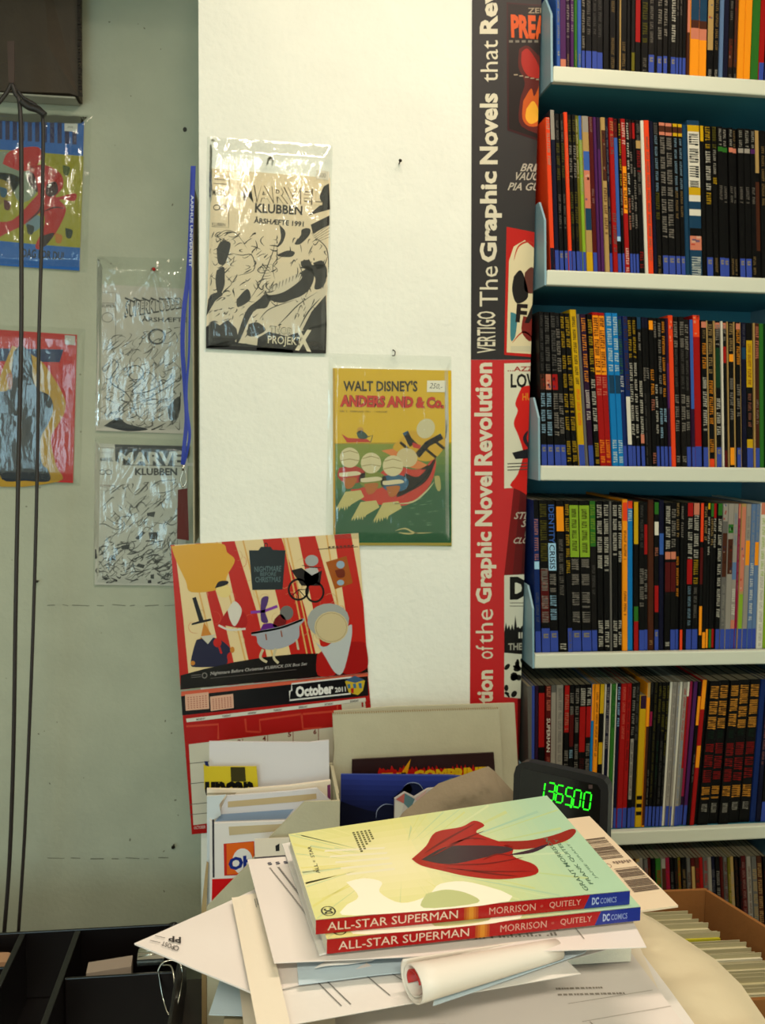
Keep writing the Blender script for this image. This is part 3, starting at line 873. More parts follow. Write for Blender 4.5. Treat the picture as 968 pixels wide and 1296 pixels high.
# (2) yellow comic   [crop 400,430 scale 4.63]
r, a = bagged('yellow vintage comic with red boat on green sea, in clear bag', YC, [(416, 447), (571, 451), (573, 692), (412, 692)],
   [(421, 466), (570.5, 469), (571, 691), (421.5, 688)], 'd8b81c', ridges=[((414, 480), (416, 640), .003, 2.2), ((424, 600), (428, 640), .002, 2)], seed=2, wav=.0006)
m0 = a.m; a.m = lambda x, y: m0(400+x/4.63, 430+y/4.63)
a.L = 1
a.poly([(105, 612), (790, 608), (790, 1208), (102, 1195)], '8e9a40')
a.L = 2; a.grad([(104, 640), (790, 636), (790, 1206), (102, 1194)], 4, 12, lambda u, v: mixc('8b9840', '2f6a48', min(1, max(0, v*2.2-.1+.3*(u-.5)))))
a.L = 3; a.line([(104, 610), (380, 606), (790, 604)], 3, '6a6a2c')
a.line([(104, 172), (108, 1195)], 8, 'c29c3a'); a.rect(100, 1188, 790, 1204, 'a79a52')
# far little boat
a.poly([(148, 552), (185, 575), (298, 582), (320, 600), (180, 602)], 'c23a22'); a.blob([(235, 545), (262, 530), (300, 560), (290, 580), (250, 578)], '3c5a50')
a.ell(258, 528, 20, 17, 'c8a04c'); a.line([(300, 570), (330, 560), (318, 600)], 5, '3a5a4c')
# red boat, bundles and buoys (generic stand-ins)
a.blob([(440, 720), (560, 760), (640, 740), (692, 684), (696, 760), (650, 870), (520, 970), (300, 950), (200, 880), (280, 860)], 'c8402a')
a.L = 3; a.blob([(520, 780), (600, 800), (690, 700), (692, 720), (640, 830), (500, 912), (470, 905)], 'e0694a'); a.curve([(470, 915), (560, 870), (640, 800), (692, 690)], 5, '5a2018')
a.blob([(380, 650), (470, 640), (560, 690), (660, 740), (640, 760), (540, 745), (440, 680)], 'd88a4a')
a.L = 4
a.blob([(520, 560), (560, 530), (640, 560), (740, 560), (760, 610), (700, 690), (640, 712), (560, 690), (450, 640), (480, 590)], 'd0aa24')
for (x0, y0, x1, y1) in ((490, 600, 560, 660), (530, 560, 590, 620), (640, 640, 700, 690), (690, 590, 750, 640)): a.line([(x0, y0), (x1, y1)], 16, '7a5a2c')
a.line([(520, 540), (560, 620)], 34, '2f5f7e'); a.line([(590, 680), (650, 610), (735, 565)], 36, '2f5f7e')
a.L = 5; a.ell(640, 520, 52, 60, 'cfc8a6', .5); a.poly([(560, 600), (612, 618), (605, 640), (565, 630)], 'c23a2c')
a.ell(530, 690, 62, 56, 'cfc29a', .3)
for (cx, cy, rr_, bc_) in ((195, 690, 58, 'b8342a'), (320, 722, 60, '87913c'), (448, 738, 60, '2f6a8a')):
    a.L = 5; a.blob([(cx-60, cy+60), (cx+30, cy+50), (cx+90, cy+85), (cx+70, cy+140), (cx-20, cy+150), (cx-70, cy+110)], bc_)
    a.L = 6; a.ell(cx, cy, rr_, rr_*1.02, 'd6cda8'); a.L = 7; a.line([(cx-50, cy-26), (cx, cy-40), (cx+50, cy-26)], 5, 'a89c70'); a.line([(cx-54, cy+18), (cx, cy+8), (cx+54, cy+18)], 5, 'a89c70')
    a.L = 8; a.blob([(cx-60, cy+90), (cx+40, cy+80), (cx+60, cy+100), (cx-50, cy+112)], 'd9d0b0'); a.blob([(cx-40, cy+122), (cx+40, cy+118), (cx+20, cy+170), (cx-20, cy+180)], 'b8742a')
# splashes
a.L = 5; random.seed(8)
for (x0, y0) in ((110, 1010), (200, 1070), (330, 1075)):
    pts = [(x0+60, y0-120)]
    for k in range(7): pts += [(x0+k*14-(6 if k < 3 else 0), y0-random.uniform(-6, 14)+k*-3), (x0+k*14+8, y0-26-k*3)]
    pts += [(x0+170, y0-90), (x0+150, y0-130)]
    a.poly(pts, 'c9c084')
a.curve([(440, 960), (560, 950), (640, 890), (690, 830)], 10, 'c9c9a0'); a.blob([(690, 800), (720, 800), (728, 870), (712, 885), (696, 850)], 'b8b074')
a.curve([(460, 1118), (520, 1105), (580, 1130), (680, 1128)], 9, 'c9bf8c'); a.curve([(480, 1128), (540, 1135), (600, 1128)], 9, 'c9bf8c')
for i in range(26): x, y = random.uniform(520, 770), random.uniform(930, 1150); a.line([(x, y), (x+random.uniform(10, 30), y-3)], 3, '8fae8c', True)
# words
a.L = 6; a.text([(158, 240), (592, 240), (592, 305), (158, 302)], "WALT DISNEY'S", '3a3014', .03)
for c, b in (('3a1a10', .075), ('cc3a1e', .045)):
    a.L += 1; a.text([(142, 322), (748, 336), (746, 404), (138, 394)], 'ANDERS AND & Co.', c, b)
a.text([(138, 414), (415, 418), (415, 428), (138, 424)], 'NR. 2   FEBRUAR 1951   1 KRONE', '6a5a1c')
a.build('printed_cover', r, PRINT); a.m = m0
s2 = Art(lambda x, y: m0(400+x/4.63, 430+y/4.63), a.n, lift=.0011); s2.poly([(648, 240), (758, 240), (756, 308), (646, 306)], 'e2dfce'); s2.L = 1
s2.text([(662, 252), (738, 262), (736, 294), (660, 290)], '250,-', '4a4a44', 0, .3); s2.build('price_label', r, PAPERP)
p = WY(497, 447, YC); hook = [p+V(o_) for o_ in ((0, 0, .004), (0, -.006, .004), (.002, -.010, .001), (.001, -.011, -.004), (-.002, -.009, -.004))]
tag(tube('wall_hook', smooth_path(hook, 4), .0008, mat('dark_metal', '3a3a38', .35, metal=.8)), 'small dark metal hook above the yellow vintage comic', 'hook')

# (3) left wall, top: blue, red and yellow comic
r, a = bagged('comic with blue title band and red figure shape, uppermost on the grey wall', YB, [(-24, 141), (116, 146), (111, 345), (-24, 340)],
   [(-20, 146), (107, 155), (101, 343), (-20, 335)], '1c6fb8', ridges=[((110, 222), (107, 290), .003, 2), ((103, 235), (101, 290), .003, 2), ((0, 327), (60, 333), .003, 2), ((106, 305), (104, 340), .003, 2)], seed=3)
m0 = a.m; a.m = lambda x, y: m0(x/6.175, 140+y/6.175)
a.L = 1; a.poly([(-100, 300), (0, 310), (300, 330), (655, 360), (630, 1075), (300, 1050), (-100, 1010)], 'a8a42c')
a.L = 2; a.blob([(-100, 320), (200, 330), (290, 400), (290, 640), (160, 720), (60, 560), (-100, 500)], '8f9a86'); a.blob([(-100, 480), (100, 500), (160, 560), (60, 690), (-100, 800)], '9a8a1c')
a.blob([(200, 880), (300, 820), (330, 900), (240, 960)], '7f96a0')
a.L = 3
a.blob([(25, 420), (60, 340), (150, 300), (300, 290), (330, 360), (300, 420), (240, 470), (140, 470)], 'c0221c')
a.blob([(240, 440), (360, 430), (480, 500), (495, 600), (440, 680), (590, 650), (585, 710), (470, 700), (520, 780), (440, 960), (330, 1080), (280, 1060), (350, 900), (330, 800), (200, 890), (60, 960), (-40, 1000), (-60, 880), (100, 860), (260, 700), (300, 640), (230, 560)], 'b81e1a')
a.L = 4; a.blob([(220, 480), (270, 500), (300, 640), (250, 600), (215, 540)], '4a1210'); a.blob([(370, 580), (440, 560), (455, 640), (400, 680), (360, 650)], '4a1210')
a.blob([(340, 980), (430, 960), (360, 1060), (310, 1060)], '3a0f0e'); a.curve([(200, 880), (300, 800), (340, 700)], 14, '5a1412'); a.curve([(330, 800), (430, 760), (510, 770)], 12, '5a1412')
for (x, y, c) in ((240, 930, '2a2a12'), (540, 960, '2a3a14'), (520, 470, '5a6a1c'), (30, 640, '2f5f7a'), (60, 740, '6a2014'), (460, 1000, 'c0802a')): a.blob([(x-26, y-40), (x+30, y-20), (x+16, y+40), (x-20, y+30)], c)
a.L = 2; random.seed(4)
for k in range(12): a.rect(-70+k*58, 52+k*5.2, -70+k*58+34, 225+k*4, '2a2560')
a.L = 4; a.text([(180, 1078), (505, 1108), (500, 1172), (176, 1150)], 'DAG FOR DU!', '16283c', .03)
a.build('printed_cover', r, PRINT); a.m = m0
s2 = Art(lambda x, y: m0(x/6.175, 140+y/6.175), a.n, lift=.0011); s2.poly([(508, 98), (612, 108), (608, 172), (508, 165)], 'cfd2cc'); s2.L = 1; s2.text([(530, 125), (590, 130), (590, 148), (530, 145)], '200,-', '6a6a66'); s2.build('price_label', r, PAPERP)

# (4) left wall, lower: red and yellow comic with a dark shape
r, a = bagged('red and yellow comic with dark cloaked shape, lower left on the grey wall', YB, [(-26, 410), (108, 416), (102, 615), (-26, 610)],
   [(-22, 416), (98, 424), (93, 611), (-22, 606)], 'c42a1c', ridges=[((104, 430), (98, 600), .0025, 2.5), ((80, 500), (86, 530), .002, 3), ((20, 420), (60, 440), .0015, 4)], seed=5, wav=.0017)
m0 = a.m; a.m = lambda x, y: m0(x/6.17, 410+y/6.17)
a.L = 1; a.poly([(-100, 190), (500, 200), (470, 300), (-100, 290)], '1f3a6a')
a.L = 2; a.blob([(100, 170), (250, 240), (360, 330), (500, 560), (510, 680), (460, 780), (400, 900), (440, 1100), (460, 1230), (-100, 1230), (-100, 700), (0, 420)], 'bd9a1c')
a.L = 3; a.blob([(110, 220), (170, 170), (250, 250), (260, 420), (300, 510), (390, 560), (420, 660), (380, 780), (320, 900), (330, 1080), (380, 1140), (385, 1228), (200, 1224), (20, 1212), (-30, 1000), (-100, 900), (-100, 560), (60, 520), (90, 400)], '262630')
a.L = 4; a.curve([(300, 560), (330, 700), (320, 820)], 10, '3a3a46'); a.curve([(60, 600), (110, 800), (90, 1000)], 12, '34343e'); a.curve([(220, 300), (210, 420), (260, 520)], 10, '3c3c48')
a.blob([(50, 400), (95, 380), (100, 480), (75, 510)], 'b0764a')
a.build('printed_cover', r, PRINT); a.m = m0
s2 = Art(lambda x, y: m0(x/6.17, 410+y/6.17), a.n, lift=.0011); s2.poly([(510, 88), (592, 95), (590, 168), (510, 160)], 'b8bab4'); s2.build('price_label', r, PAPERP)

# (5) left wall, right column top: grey line-art comic
def rowtext(a, x0, y0, x1, y1, t, c, b=0.0): a.text([(x0, y0), (x1, y0), (x1, y1), (x0, y1)], t, c, b)
r, a = bagged('black and white line-art comic with red pushpin, grey wall beside blue lanyard', YB, [(123, 324), (238, 328), (236, 550), (121, 548)],
   [(126, 360), (236, 366), (234, 549), (122, 545)], 'c9c4b8', ridges=[((195, 343), (161, 385), .0028, 2), ((195, 343), (170, 392), .0024, 2), ((196, 345), (206, 385), .0026, 1.8), ((198, 345), (219, 372), .0026, 1.8), ((198, 348), (216, 420), .0028, 1.8), ((190, 360), (187, 400), .002, 2), ((130, 330), (150, 345), .002, 3), ((128, 500), (124, 545), .002, 3)], seed=6, wav=.0018)
m0 = a.m; a.m = lambda x, y: m0(x/3.723, 300+y/3.723); G = '5c574f'; G2 = '38342f'
a.L = 1; inky(a, [(470, 470), (860, 420), (850, 900), (465, 900)], 170, 31, G, 5, 8); inky(a, [(470, 640), (860, 560), (850, 910), (465, 910)], 70, 34, G2, 7, 7)
a.curve([(500, 560), (560, 600), (520, 680), (600, 740), (640, 820)], 6, G2); a.curve([(620, 740), (720, 720), (840, 640)], 6, G2); a.curve([(600, 800), (700, 760), (800, 700), (850, 660)], 5, G2)
a.blob([(490, 890), (560, 850), (600, 880), (700, 905), (600, 915)], G2); a.blob([(790, 800), (850, 750), (840, 850), (800, 860)], G2)
a.ring(740, 470, 38, 34, 9, G2); a.ring(640, 640, 36, 34, 5, G2)
a.L = 2; a.text([(595, 300), (870, 285), (880, 335), (585, 385)], 'SUPERKLUBBEN', G2, .04); a.L = 3; a.text([(600, 305), (868, 290), (876, 328), (592, 376)], 'SUPERKLUBBEN', 'c9c4b8', .004)
a.L = 2; a.text([(668, 372), (880, 374), (880, 402), (668, 400)], 'ÅRSHÆFTE', G2, .02)
for k in range(6): a.line([(590+k*40, 288), (640+k*40, 310)], 8, G2)
a.text([(478, 318), (545, 320), (545, 334), (478, 332)], 'SUPER', G2, .01)
a.line([(475, 262), (548, 264), (545, 500)], 2, G); a.line([(475, 312), (546, 314)], 2, G); a.ring(508, 380, 26, 22, 2.5, G)
a.build('printed_cover', r, PRINT); a.m = m0
pin((195.5, 342), YB-.004, 'b81a14', 'red pushpin holding the grey line-art comic')

# (6) below it   [crop 110,530 scale 5.635]
r, a = bagged('black and white comic with dark masthead block, lowest on the grey wall', YB, [(120, 552), (240, 556), (236, 745), (118, 743)],
   [(124, 561), (238, 566), (234, 741), (120.5, 739.5)], 'c9c8be', ridges=[((175, 575), (140, 632), .003, 3), ((182, 600), (168, 640), .0035, 6), ((205, 620), (215, 650), .003, 7), ((160, 570), (150, 600), .002, 3)], seed=9, wav=.0022)
m0 = a.m; a.m = lambda x, y: m0(110+x/5.635, 530+y/5.635)
a.L = 1; a.poly([(200, 182), (735, 195), (730, 260), (690, 340), (260, 330), (205, 300)], '3c3c3c')
a.L = 2; a.text([(225, 240), (760, 228), (760, 338), (235, 325)], 'MARVEL', 'c9c8be', .04); a.text([(345, 352), (645, 350), (645, 404), (345, 402)], 'KLUBBEN', '3a3a38', .04)
a.text([(88, 275), (190, 278), (190, 304), (88, 302)], 'MARVEL', '3a3a38', .02); a.line([(82, 205), (190, 207)], 2, '6a6a64'); a.line([(80, 240), (190, 242)], 2, '6a6a64'); a.line([(78, 205), (75, 510), (190, 512)], 2, '6a6a64')
for cx in (112, 158): a.ring(cx, 380, 22, 16, 5, '2c2c2a')
a.text([(95, 468), (170, 469), (170, 486), (95, 485)], 'SUPER', '7a5a52')
a.L = 1; inky(a, [(75, 480), (700, 420), (620, 1170), (65, 1170)], 190, 41, '55554f', 8, 10); inky(a, [(65, 880), (620, 860), (600, 1180), (62, 1180)], 110, 42, '33332f', 11, 18)
a.L = 2
for q in ([(440, 810), (510, 805), (500, 860), (450, 855)], [(245, 905), (310, 890), (300, 930), (250, 930)], [(345, 850), (400, 800), (420, 810), (370, 862)], [(430, 670), (490, 660), (480, 700), (430, 690)], [(370, 1030), (415, 1040), (405, 1065), (350, 1050)], [(150, 1000), (200, 970), (210, 1010)], [(60, 930), (100, 920), (80, 990), (60, 1000)], [(455, 1110), (480, 1105), (480, 1140), (455, 1135)], [(435, 1150), (460, 1145), (462, 1170), (436, 1170)]): a.poly(q, '2c2c2a')
a.build('printed_cover', r, PRINT); a.m = m0

# ------------------------------------------------------------------ things hanging by the corner of the white wall
v, f = boxvf(WY(246.5, 690, 1.345)+V((-.002, 0, 0)), (.0016, 0, 0), (0, .10, 0), (0, 0, WY(246.5, 232, 1.345).z-WY(246.5, 690, 1.345).z))
tag(mk('board_strip', v, f, mat('pale_board', 'c2b597', .8)), 'narrow cream board seen edge-on at the left corner of the white wall', 'board')
P0, P1 = WY(226, 685, 1.42), WY(238, 622, 1.42)
q = slab('folded_card', [WY(225, 620, 1.43), WY(237, 618, 1.40), WY(239, 684, 1.40), WY(224, 682, 1.43)], (0, -1, 0), .002, mat('dark_red_card', '6a1e1c', .6))
tag(q, 'dark red card hanging under the lanyard clip beside the wall corner', 'card')
ln = empty('lanyard', WY(240, 620, 1.30), 'blue ribbon lanyard with white lettering and metal clip at the wall corner', 'lanyard')
def ribbon(name, pts, Y, wd, m, parent, twist=0):
    pts = [V((p[0], p[1], 0)) for p in pts]; pts = smooth_path(pts, 5); vs = []; fs = []
    for i, p in enumerate(pts):
        a_ = pts[max(0, i-1)]; b_ = pts[min(len(pts)-1, i+1)]; t = (b_-a_).normalized(); s_ = V((t.y, -t.x, 0))
        w2 = wd/2*(1-.35*abs(math.sin(i*twist)))
        y_ = Y+.003*math.sin(i*.3+twist*5)
        for q_, d_ in ((1, 0), (-1, 0), (-1, .0008), (1, .0008)): vs.append(WY(p.x+s_.x*w2*q_, p.y+s_.y*w2*q_, y_+d_))
    n = len(pts)
    for i in range(n-1):
        for k in range(4): fs.append((4*i+k, 4*i+(k+1) % 4, 4*i+4+(k+1) % 4, 4*i+4+k))
    fs += [(3, 2, 1, 0), tuple(4*n-4+k for k in range(4))]
    return mk(name, vs, fs, m, parent)
BLUE = mat('blue_ribbon', '16309a', .55, bump=.1, scale=900)
rb = ribbon('ribbon', [(244.5, 210), (241.5, 290), (238, 350), (232.5, 395), (231, 440), (234, 490), (236, 530), (233, 565), (231, 588)], 1.315, 6.5, BLUE, ln, .02)
ribbon('ribbon', [(245, 212), (242, 300), (241, 350), (240, 400), (239, 450), (236, 490), (236.5, 520), (240, 550), (236, 575), (232, 590)], 1.309, 4.2, BLUE, ln, .1)
mL, nL = ypl(1.3085); a = Art(mL, nL); a.text([(245.2, 247), (242.8, 338), (239.2, 338), (241.6, 247)], 'AARHUS UNIVERSITET', 'c6cede', .02); a.build('lettering', ln, PRINT)
k0 = WY(232, 592, 1.31); tube('clip', smooth_path([k0, k0+V((.003, -.001, -.006)), k0+V((.004, 0, -.018)), k0+V((0, 0, -.027)), k0+V((-.004, 0, -.018)), k0+V((-.001, 0, -.006)), k0+V((0, 0, -.001))], 4), .0009, METAL, ln)
tube('swivel', [k0+V((0, 0, .004)), k0+V((0, 0, -.004))], .0026, METAL, ln)

# ------------------------------------------------------------------ carton high on the left and the hanging cables
OLD = mat('old_brown_carton', '463a2d', .75, bump=.25, scale=160, var=.15)
ct = empty('wall_carton', WY(40, 125, 1.43), 'worn brown carton fixed high on the grey wall above the blue comic', 'box')
q = [WY(-90, -60, 1.465), WY(98, -60, 1.465), WY(99, 122, 1.465), WY(-90, 112, 1.465)]
fv = [q[0], WY(52, -60, 1.465), q[1], q[2], WY(88, 118, 1.465), q[3], WY(62, 60, 1.450)]
vs = fv+[p+V((0, .033, 0)) for p in (q[0], q[1], q[2], q[3])]
fs = [(0, 1, 6, 5), (1, 2, 3, 6), (6, 3, 4, 5), (0, 7, 8, 2, 1), (2, 8, 9, 3), (3, 9, 10, 5, 4), (5, 10, 7, 0)]
mk('carton_body', vs, fs, OLD, ct)
random.seed(2); ps = []
z0_, z1_ = q[2].z, q[1].z; k = 46
for i in range(k):
    z = z0_+(z1_-z0_)*i/k; ps.append(boxvf((q[1].x-.001, 1.461, z), (.002+random.random()*.0035, 0, 0), (0, .004, 0), (0, 0, (z1_-z0_)/k*random.uniform(.5, .95))))
tag(mk('corrugated_edge', *join(ps), mat('dark_corrugation', '2a221b', .9), ct), kind='stuff')
box('bottom_flap', q[3].x, q[2].x-.004, 1.463, 1.495, q[2].z-.004, q[2].z-.0015, mat('pale_flap', '9a9a8c', .8), ct)
RUB = mat('black_cable_rubber', '2c2522', .45)
cb = empty('cable_pair', WY(20, 1180, 1.33), 'pair of dark cables hanging down in front of the comics at the left', 'cable')
slab('strap', [WY(9, 52, 1.36), WY(18, 52, 1.36), WY(18, 108, 1.36), WY(11, 108, 1.36)], (0, -1, 0), .003, mat('dark_brown_strap', '4a3830', .7), cb)
def cpath(pp, Y, k=6): return smooth_path([WY(x, y, Y) for x, y in pp], k)
tube('cable', cpath([(15, 106), (19, 118), (25, 133), (27, 200), (27, 300), (27, 420), (24, 560), (20, 760), (17, 950), (12, 1090), (5, 1184)], 1.345), .0030, RUB, cb)
tube('cable', cpath([(17, 108), (30, 124), (46, 134), (54, 150), (54, 230), (52, 330), (49, 440), (47, 600), (43, 760), (38, 900), (31, 1060), (23, 1184)], 1.35), .0025, RUB, cb)
tube('cable', cpath([(14, 106), (8, 118), (-6, 134), (-30, 150)], 1.345), .003, RUB, cb)
tube('junction', cpath([(27, 128), (36, 135), (48, 139), (57, 146)], 1.344), .0048, mat('dark_tape', '1e1a18', .5), cb)

# ------------------------------------------------------------------ calendar   [crop 200,660 scale 3.086]
YK = YC-.003
mK0, nK = ypl(YK); mK = lambda x, y: mK0(200+x/3.086, 660+y/3.086)
cal = empty('wall_calendar', WY(350, 1050, YK), 'red wall calendar open at October 2011, hung low on the white wall', 'calendar')
tq = [(50, 92), (782, 45), (820, 590), (88, 656)]
slab('picture_page', [mK(*p)+nK*.0012 for p in tq], nK, .0010, WHITE, cal)
bq = [(90, 684), (820, 606), (870, 1150), (132, 1222)]
slab('date_page', [mK(*p) for p in bq], nK, .0010, WHITE, cal)
a = Art(lambda x, y: mK(x, y)+nK*.0012, nK, lift=.0002)
cr, rd = 'e0cda2', 'c02f25'
a.grad(tq, 1, 1, lambda u, v: cr)
a.L = 1
for u0, w0, s0 in ((-.02, .04, .0), (.27, .07, .12), (.49, .10, .13), (.68, .09, .10), (.87, .09, .06), (.13, .03, .12)):
    pts = [qp(tq, max(0, min(1, uu)), vv) for uu, vv in ((u0, 0), (u0+w0, 0), (u0+w0+s0*.6+.02, .5), (u0+w0+s0+.03, 1), (u0+s0, 1), (u0+s0*.5, .5))]
    a.poly(pts, rd)
a.L = 2
for u0, s0 in ((.245, .13), (.385, .14), (.62, .11), (.83, .07), (.09, .13), (.60, .1)):
    a.curve([qp(tq, u0+s0*t, t) for t in (0, .35, .7, 1)], 6, 'd8b070', taper=False)
random.seed(6)
for i in range(46):
    x, y = qp(tq, random.uniform(.08, .92), random.uniform(.08, .85)); rr_ = random.uniform(12, 34); t0 = random.uniform(0, 6)
    a.curve([(x+rr_*math.cos(t0+k*.9)*(1-k*.1), y+rr_*math.sin(t0+k*.9)*(1-k*.1)) for k in range(5)], 1.6, random.choice(['c8a878', 'd0644a', 'cfae80']), k=3)
a.L = 3; a.blob([(52, 96), (240, 84), (270, 120), (300, 150), (275, 200), (240, 262), (130, 275), (108, 230), (70, 150)], 'd6a83e')
a.L = 4; a.ell(256, 270, 30, 26, 'e2cf90', .3); a.L = 5; a.blob([(222, 260), (238, 234), (272, 232), (268, 246)], '25202a')
a.L = 3; a.poly([(355, 112), (392, 112), (402, 98), (440, 98), (448, 110), (498, 112), (486, 265), (368, 267)], '27343a')
a.L = 4; a.ring(421, 92, 6, 8, 3, '22262a'); a.text([(376, 175), (482, 172), (480, 195), (377, 197)], 'NIGHTMARE', '5f7478', .02); a.text([(398, 198), (462, 197), (461, 212), (399, 213)], 'BEFORE', '5f7478', .02); a.text([(378, 216), (480, 214), (478, 236), (380, 237)], 'CHRISTMAS', '5f7478', .02)
a.L = 3; a.ring(548, 265, 38, 40, 8, '1a1618'); a.ring(612, 275, 34, 38, 8, '1a1618'); a.poly([(520, 190), (560, 180), (600, 210), (640, 190), (632, 250), (560, 250)], '221c1e'); a.ell(600, 152, 26, 22, 'a8acac'); a.blob([(575, 185), (620, 180), (625, 230), (590, 250), (570, 220)], 'b8b8b6')
for k in range(4): a.line([(548, 265), (548+36*math.cos(k*.8), 265+38*math.sin(k*.8))], 3, '1a1618')
a.L = 3; a.poly([(655, 158), (735, 134), (760, 240), (690, 264)], 'a8601e'); a.L = 4; a.ell(712, 168, 16, 15, '9ab0c0'); a.ell(712, 238, 14, 11, '9ab0c0'); a.blob([(690, 190), (724, 186), (728, 214), (702, 218)], '7a3014'); a.curve([(640, 180), (600, 178), (560, 170)], 4, '2a2024')
a.L = 3; a.poly([(134, 298), (148, 294), (178, 384), (206, 378), (208, 386), (132, 404), (132, 397), (160, 388)], '20202a'); a.poly([(180, 392), (215, 452), (165, 460)], 'c88a3c')
a.blob([(150, 462), (200, 450), (250, 465), (285, 500), (270, 520), (262, 560), (150, 568), (128, 555), (138, 500)], '2a2a4a'); a.L = 4; a.poly([(165, 448), (225, 440), (195, 478)], 'c8c4b4'); a.ell(232, 472, 16, 18, 'c02822'); a.line([(238, 485), (248, 515)], 8, 'c02822'); a.ell(290, 500, 9, 12, 'c88a3c'); a.ell(136, 552, 9, 9, 'c88a3c')
a.L = 4; a.blob([(240, 400), (268, 350), (300, 340), (340, 360), (348, 400), (320, 415)], 'b01c1c'); a.L = 5; a.blob([(272, 345), (298, 310), (326, 340), (318, 380), (298, 408), (280, 380)], 'd6d2c8'); a.curve([(236, 404), (280, 422), (342, 418)], 8, 'd6d2c8', taper=False)
a.L = 4; a.blob([(400, 352), (404, 300), (430, 292), (428, 318), (418, 350), (430, 392), (404, 390)], '5c3f7c'); a.line([(362, 354), (412, 350), (466, 330)], 11, '8c4aa8'); a.blob([(410, 400), (440, 396), (470, 410), (470, 430), (400, 436)], '6a2a8a'); a.ell(502, 356, 26, 28, '7a7a78'); a.blob([(455, 380), (480, 360), (500, 385), (490, 410), (450, 410)], '7a1c1e')
a.L = 5; a.blob([(364, 432), (480, 408), (566, 378), (566, 392), (552, 408), (548, 455), (500, 488), (430, 500), (392, 480), (384, 448), (366, 444)], 'a9adb4'); a.curve([(364, 436), (480, 414), (564, 382)], 8, 'c4c6c8', taper=False)
a.L = 6; a.curve([(410, 498), (400, 530), (425, 548)], 10, 'c8bfa0', taper=False); a.curve([(460, 495), (452, 530), (470, 552)], 10, 'c8bfa0', taper=False); a.curve([(540, 460), (548, 500)], 8, 'c8bfa0', taper=False); a.line([(420, 438), (424, 462)], 5, '9a5a3a'); a.line([(480, 425), (484, 450)], 5, '9a5a3a')
a.L = 5; a.poly([(88, 600), (180, 575), (300, 548), (420, 528), (540, 516), (640, 514), (815, 565), (820, 588), (88, 655)], '1a1414')
a.L = 6; a.blob([(620, 520), (650, 500), (680, 508), (700, 590), (624, 600)], 'b02420'); a.blob([(740, 470), (800, 470), (815, 500), (812, 575), (720, 590)], 'a81f1e')
a.L = 7; a.ell(664, 385, 82, 66, 'a9aca8', -.1); a.L = 8; a.blob([(615, 470), (660, 486), (745, 405), (757, 420), (750, 480), (722, 586), (690, 588), (648, 520)], 'bfc4c4'); a.L = 9; a.ell(676, 412, 66, 62, 'cdbf9a'); a.L = 10; a.ring(676, 412, 60, 56, 2, 'a89a78')
a.L = 7; a.text([(203, 586), (582, 548), (582, 563), (205, 603)], 'Nightmare Before Christmas KUBRICK DX Box Set', 'a8a4a0', .02, .25); a.line([(206, 611), (540, 577)], 1.4, '77706c'); a.ring(182, 600, 9, 10, 4, '807c78'); a.line([(130, 600), (168, 597)], 2, '807c78'); a.line([(130, 608), (168, 605)], 2, '807c78')
a.L = 3; a.line([(622, 108), (780, 98)], 2.5, '3a2a20')
for k in range(7): a.line([(664+k*15, 100-k), (674+k*15, 99-k)], 5, '4a3a30')
a.build('printed_picture', cal, GLOSSY)
a = Art(mK, nK, lift=.0002)
a.L = 0; a.grad(bq, 1, 1, lambda u, v: 'b02320')
a.L = 1
for (x0, y0, x1, y1, x2, y2) in ((110, 800, 235, 792, 235, 850), (340, 770, 345, 820, 400, 822), (400, 822, 396, 775, 560, 752), (560, 752, 566, 810, 640, 806), (566, 752, 700, 740, 700, 700)): a.line([(x0, y0), (x1, y1), (x2, y2)], 8, 'c8503c')
a.poly([(90, 664), (820, 592), (820, 606), (90, 682)], 'cf6a50')
a.L = 2; a.poly([(90, 682), (818, 604), (822, 680), (95, 757)], '16171e'); 
a.poly([(120, 870), (440, 832), (600, 812), (856, 785), (866, 1090), (138, 1186)], 'cfcdbd')
a.L = 3
for q_ in ([(105, 676), (197, 666), (200, 731), (108, 739)], [(203, 684), (293, 673), (296, 728), (206, 740)]):
    a.L = 3; a.poly(q_, 'd8b09a'); a.L = 4
    for r_ in range(6):
        for c_ in range(7):
            x, y = qp(q_, .1+c_*.125, .18+r_*.13); a.rect(x, y, x+5, y+3, '9a3a2c')
a.L = 3; a.line([(755, 608), (522, 634), (522, 660), (514, 662), (514, 698), (752, 672)], 6, 'd8d8d4')
a.text([(536, 644), (684, 630), (686, 672), (538, 688)], 'October', 'e0e0dc', .05); a.text([(690, 648), (732, 644), (734, 664), (691, 668)], '2011', 'd0d0cc', .04)
a.poly([(730, 625), (768, 604), (808, 622), (800, 660), (780, 678), (745, 668)], 'c8b03a'); a.L = 4; a.poly([(730, 620), (768, 602), (806, 618), (770, 630)], '4a6a8a')
for k in range(3): a.poly([(738+k*22, 636-k*2), (750+k*22, 634-k*2), (752+k*22, 650), (742+k*22, 652)], '4a7a9a')
a.poly([(752, 652), (764, 650), (764, 670), (754, 670)], 'b02c24')
a.L = 3; a.poly([(110, 770), (810, 688), (811, 702), (112, 784)], 'd5d5cb'); a.L = 4
for k in range(7): x = 150+k*100; y = 772-k*11.7; a.text([(x, y-3), (x+34, y-7), (x+34, y+1), (x, y+5)], ['MONDAY', 'TUESDAY', 'WEDNESDAY', 'THURSDAY', 'FRIDAY', 'SATURDAY', 'SUNDAY'][k], '3a3a38', .03)
a.L = 3; a.poly([(716, 712), (808, 702), (812, 740), (720, 748)], 'cfcdbd'); a.L = 4; a.text([(794, 706), (801, 705), (802, 724), (795, 725)], '1', 'a02a24', .03)
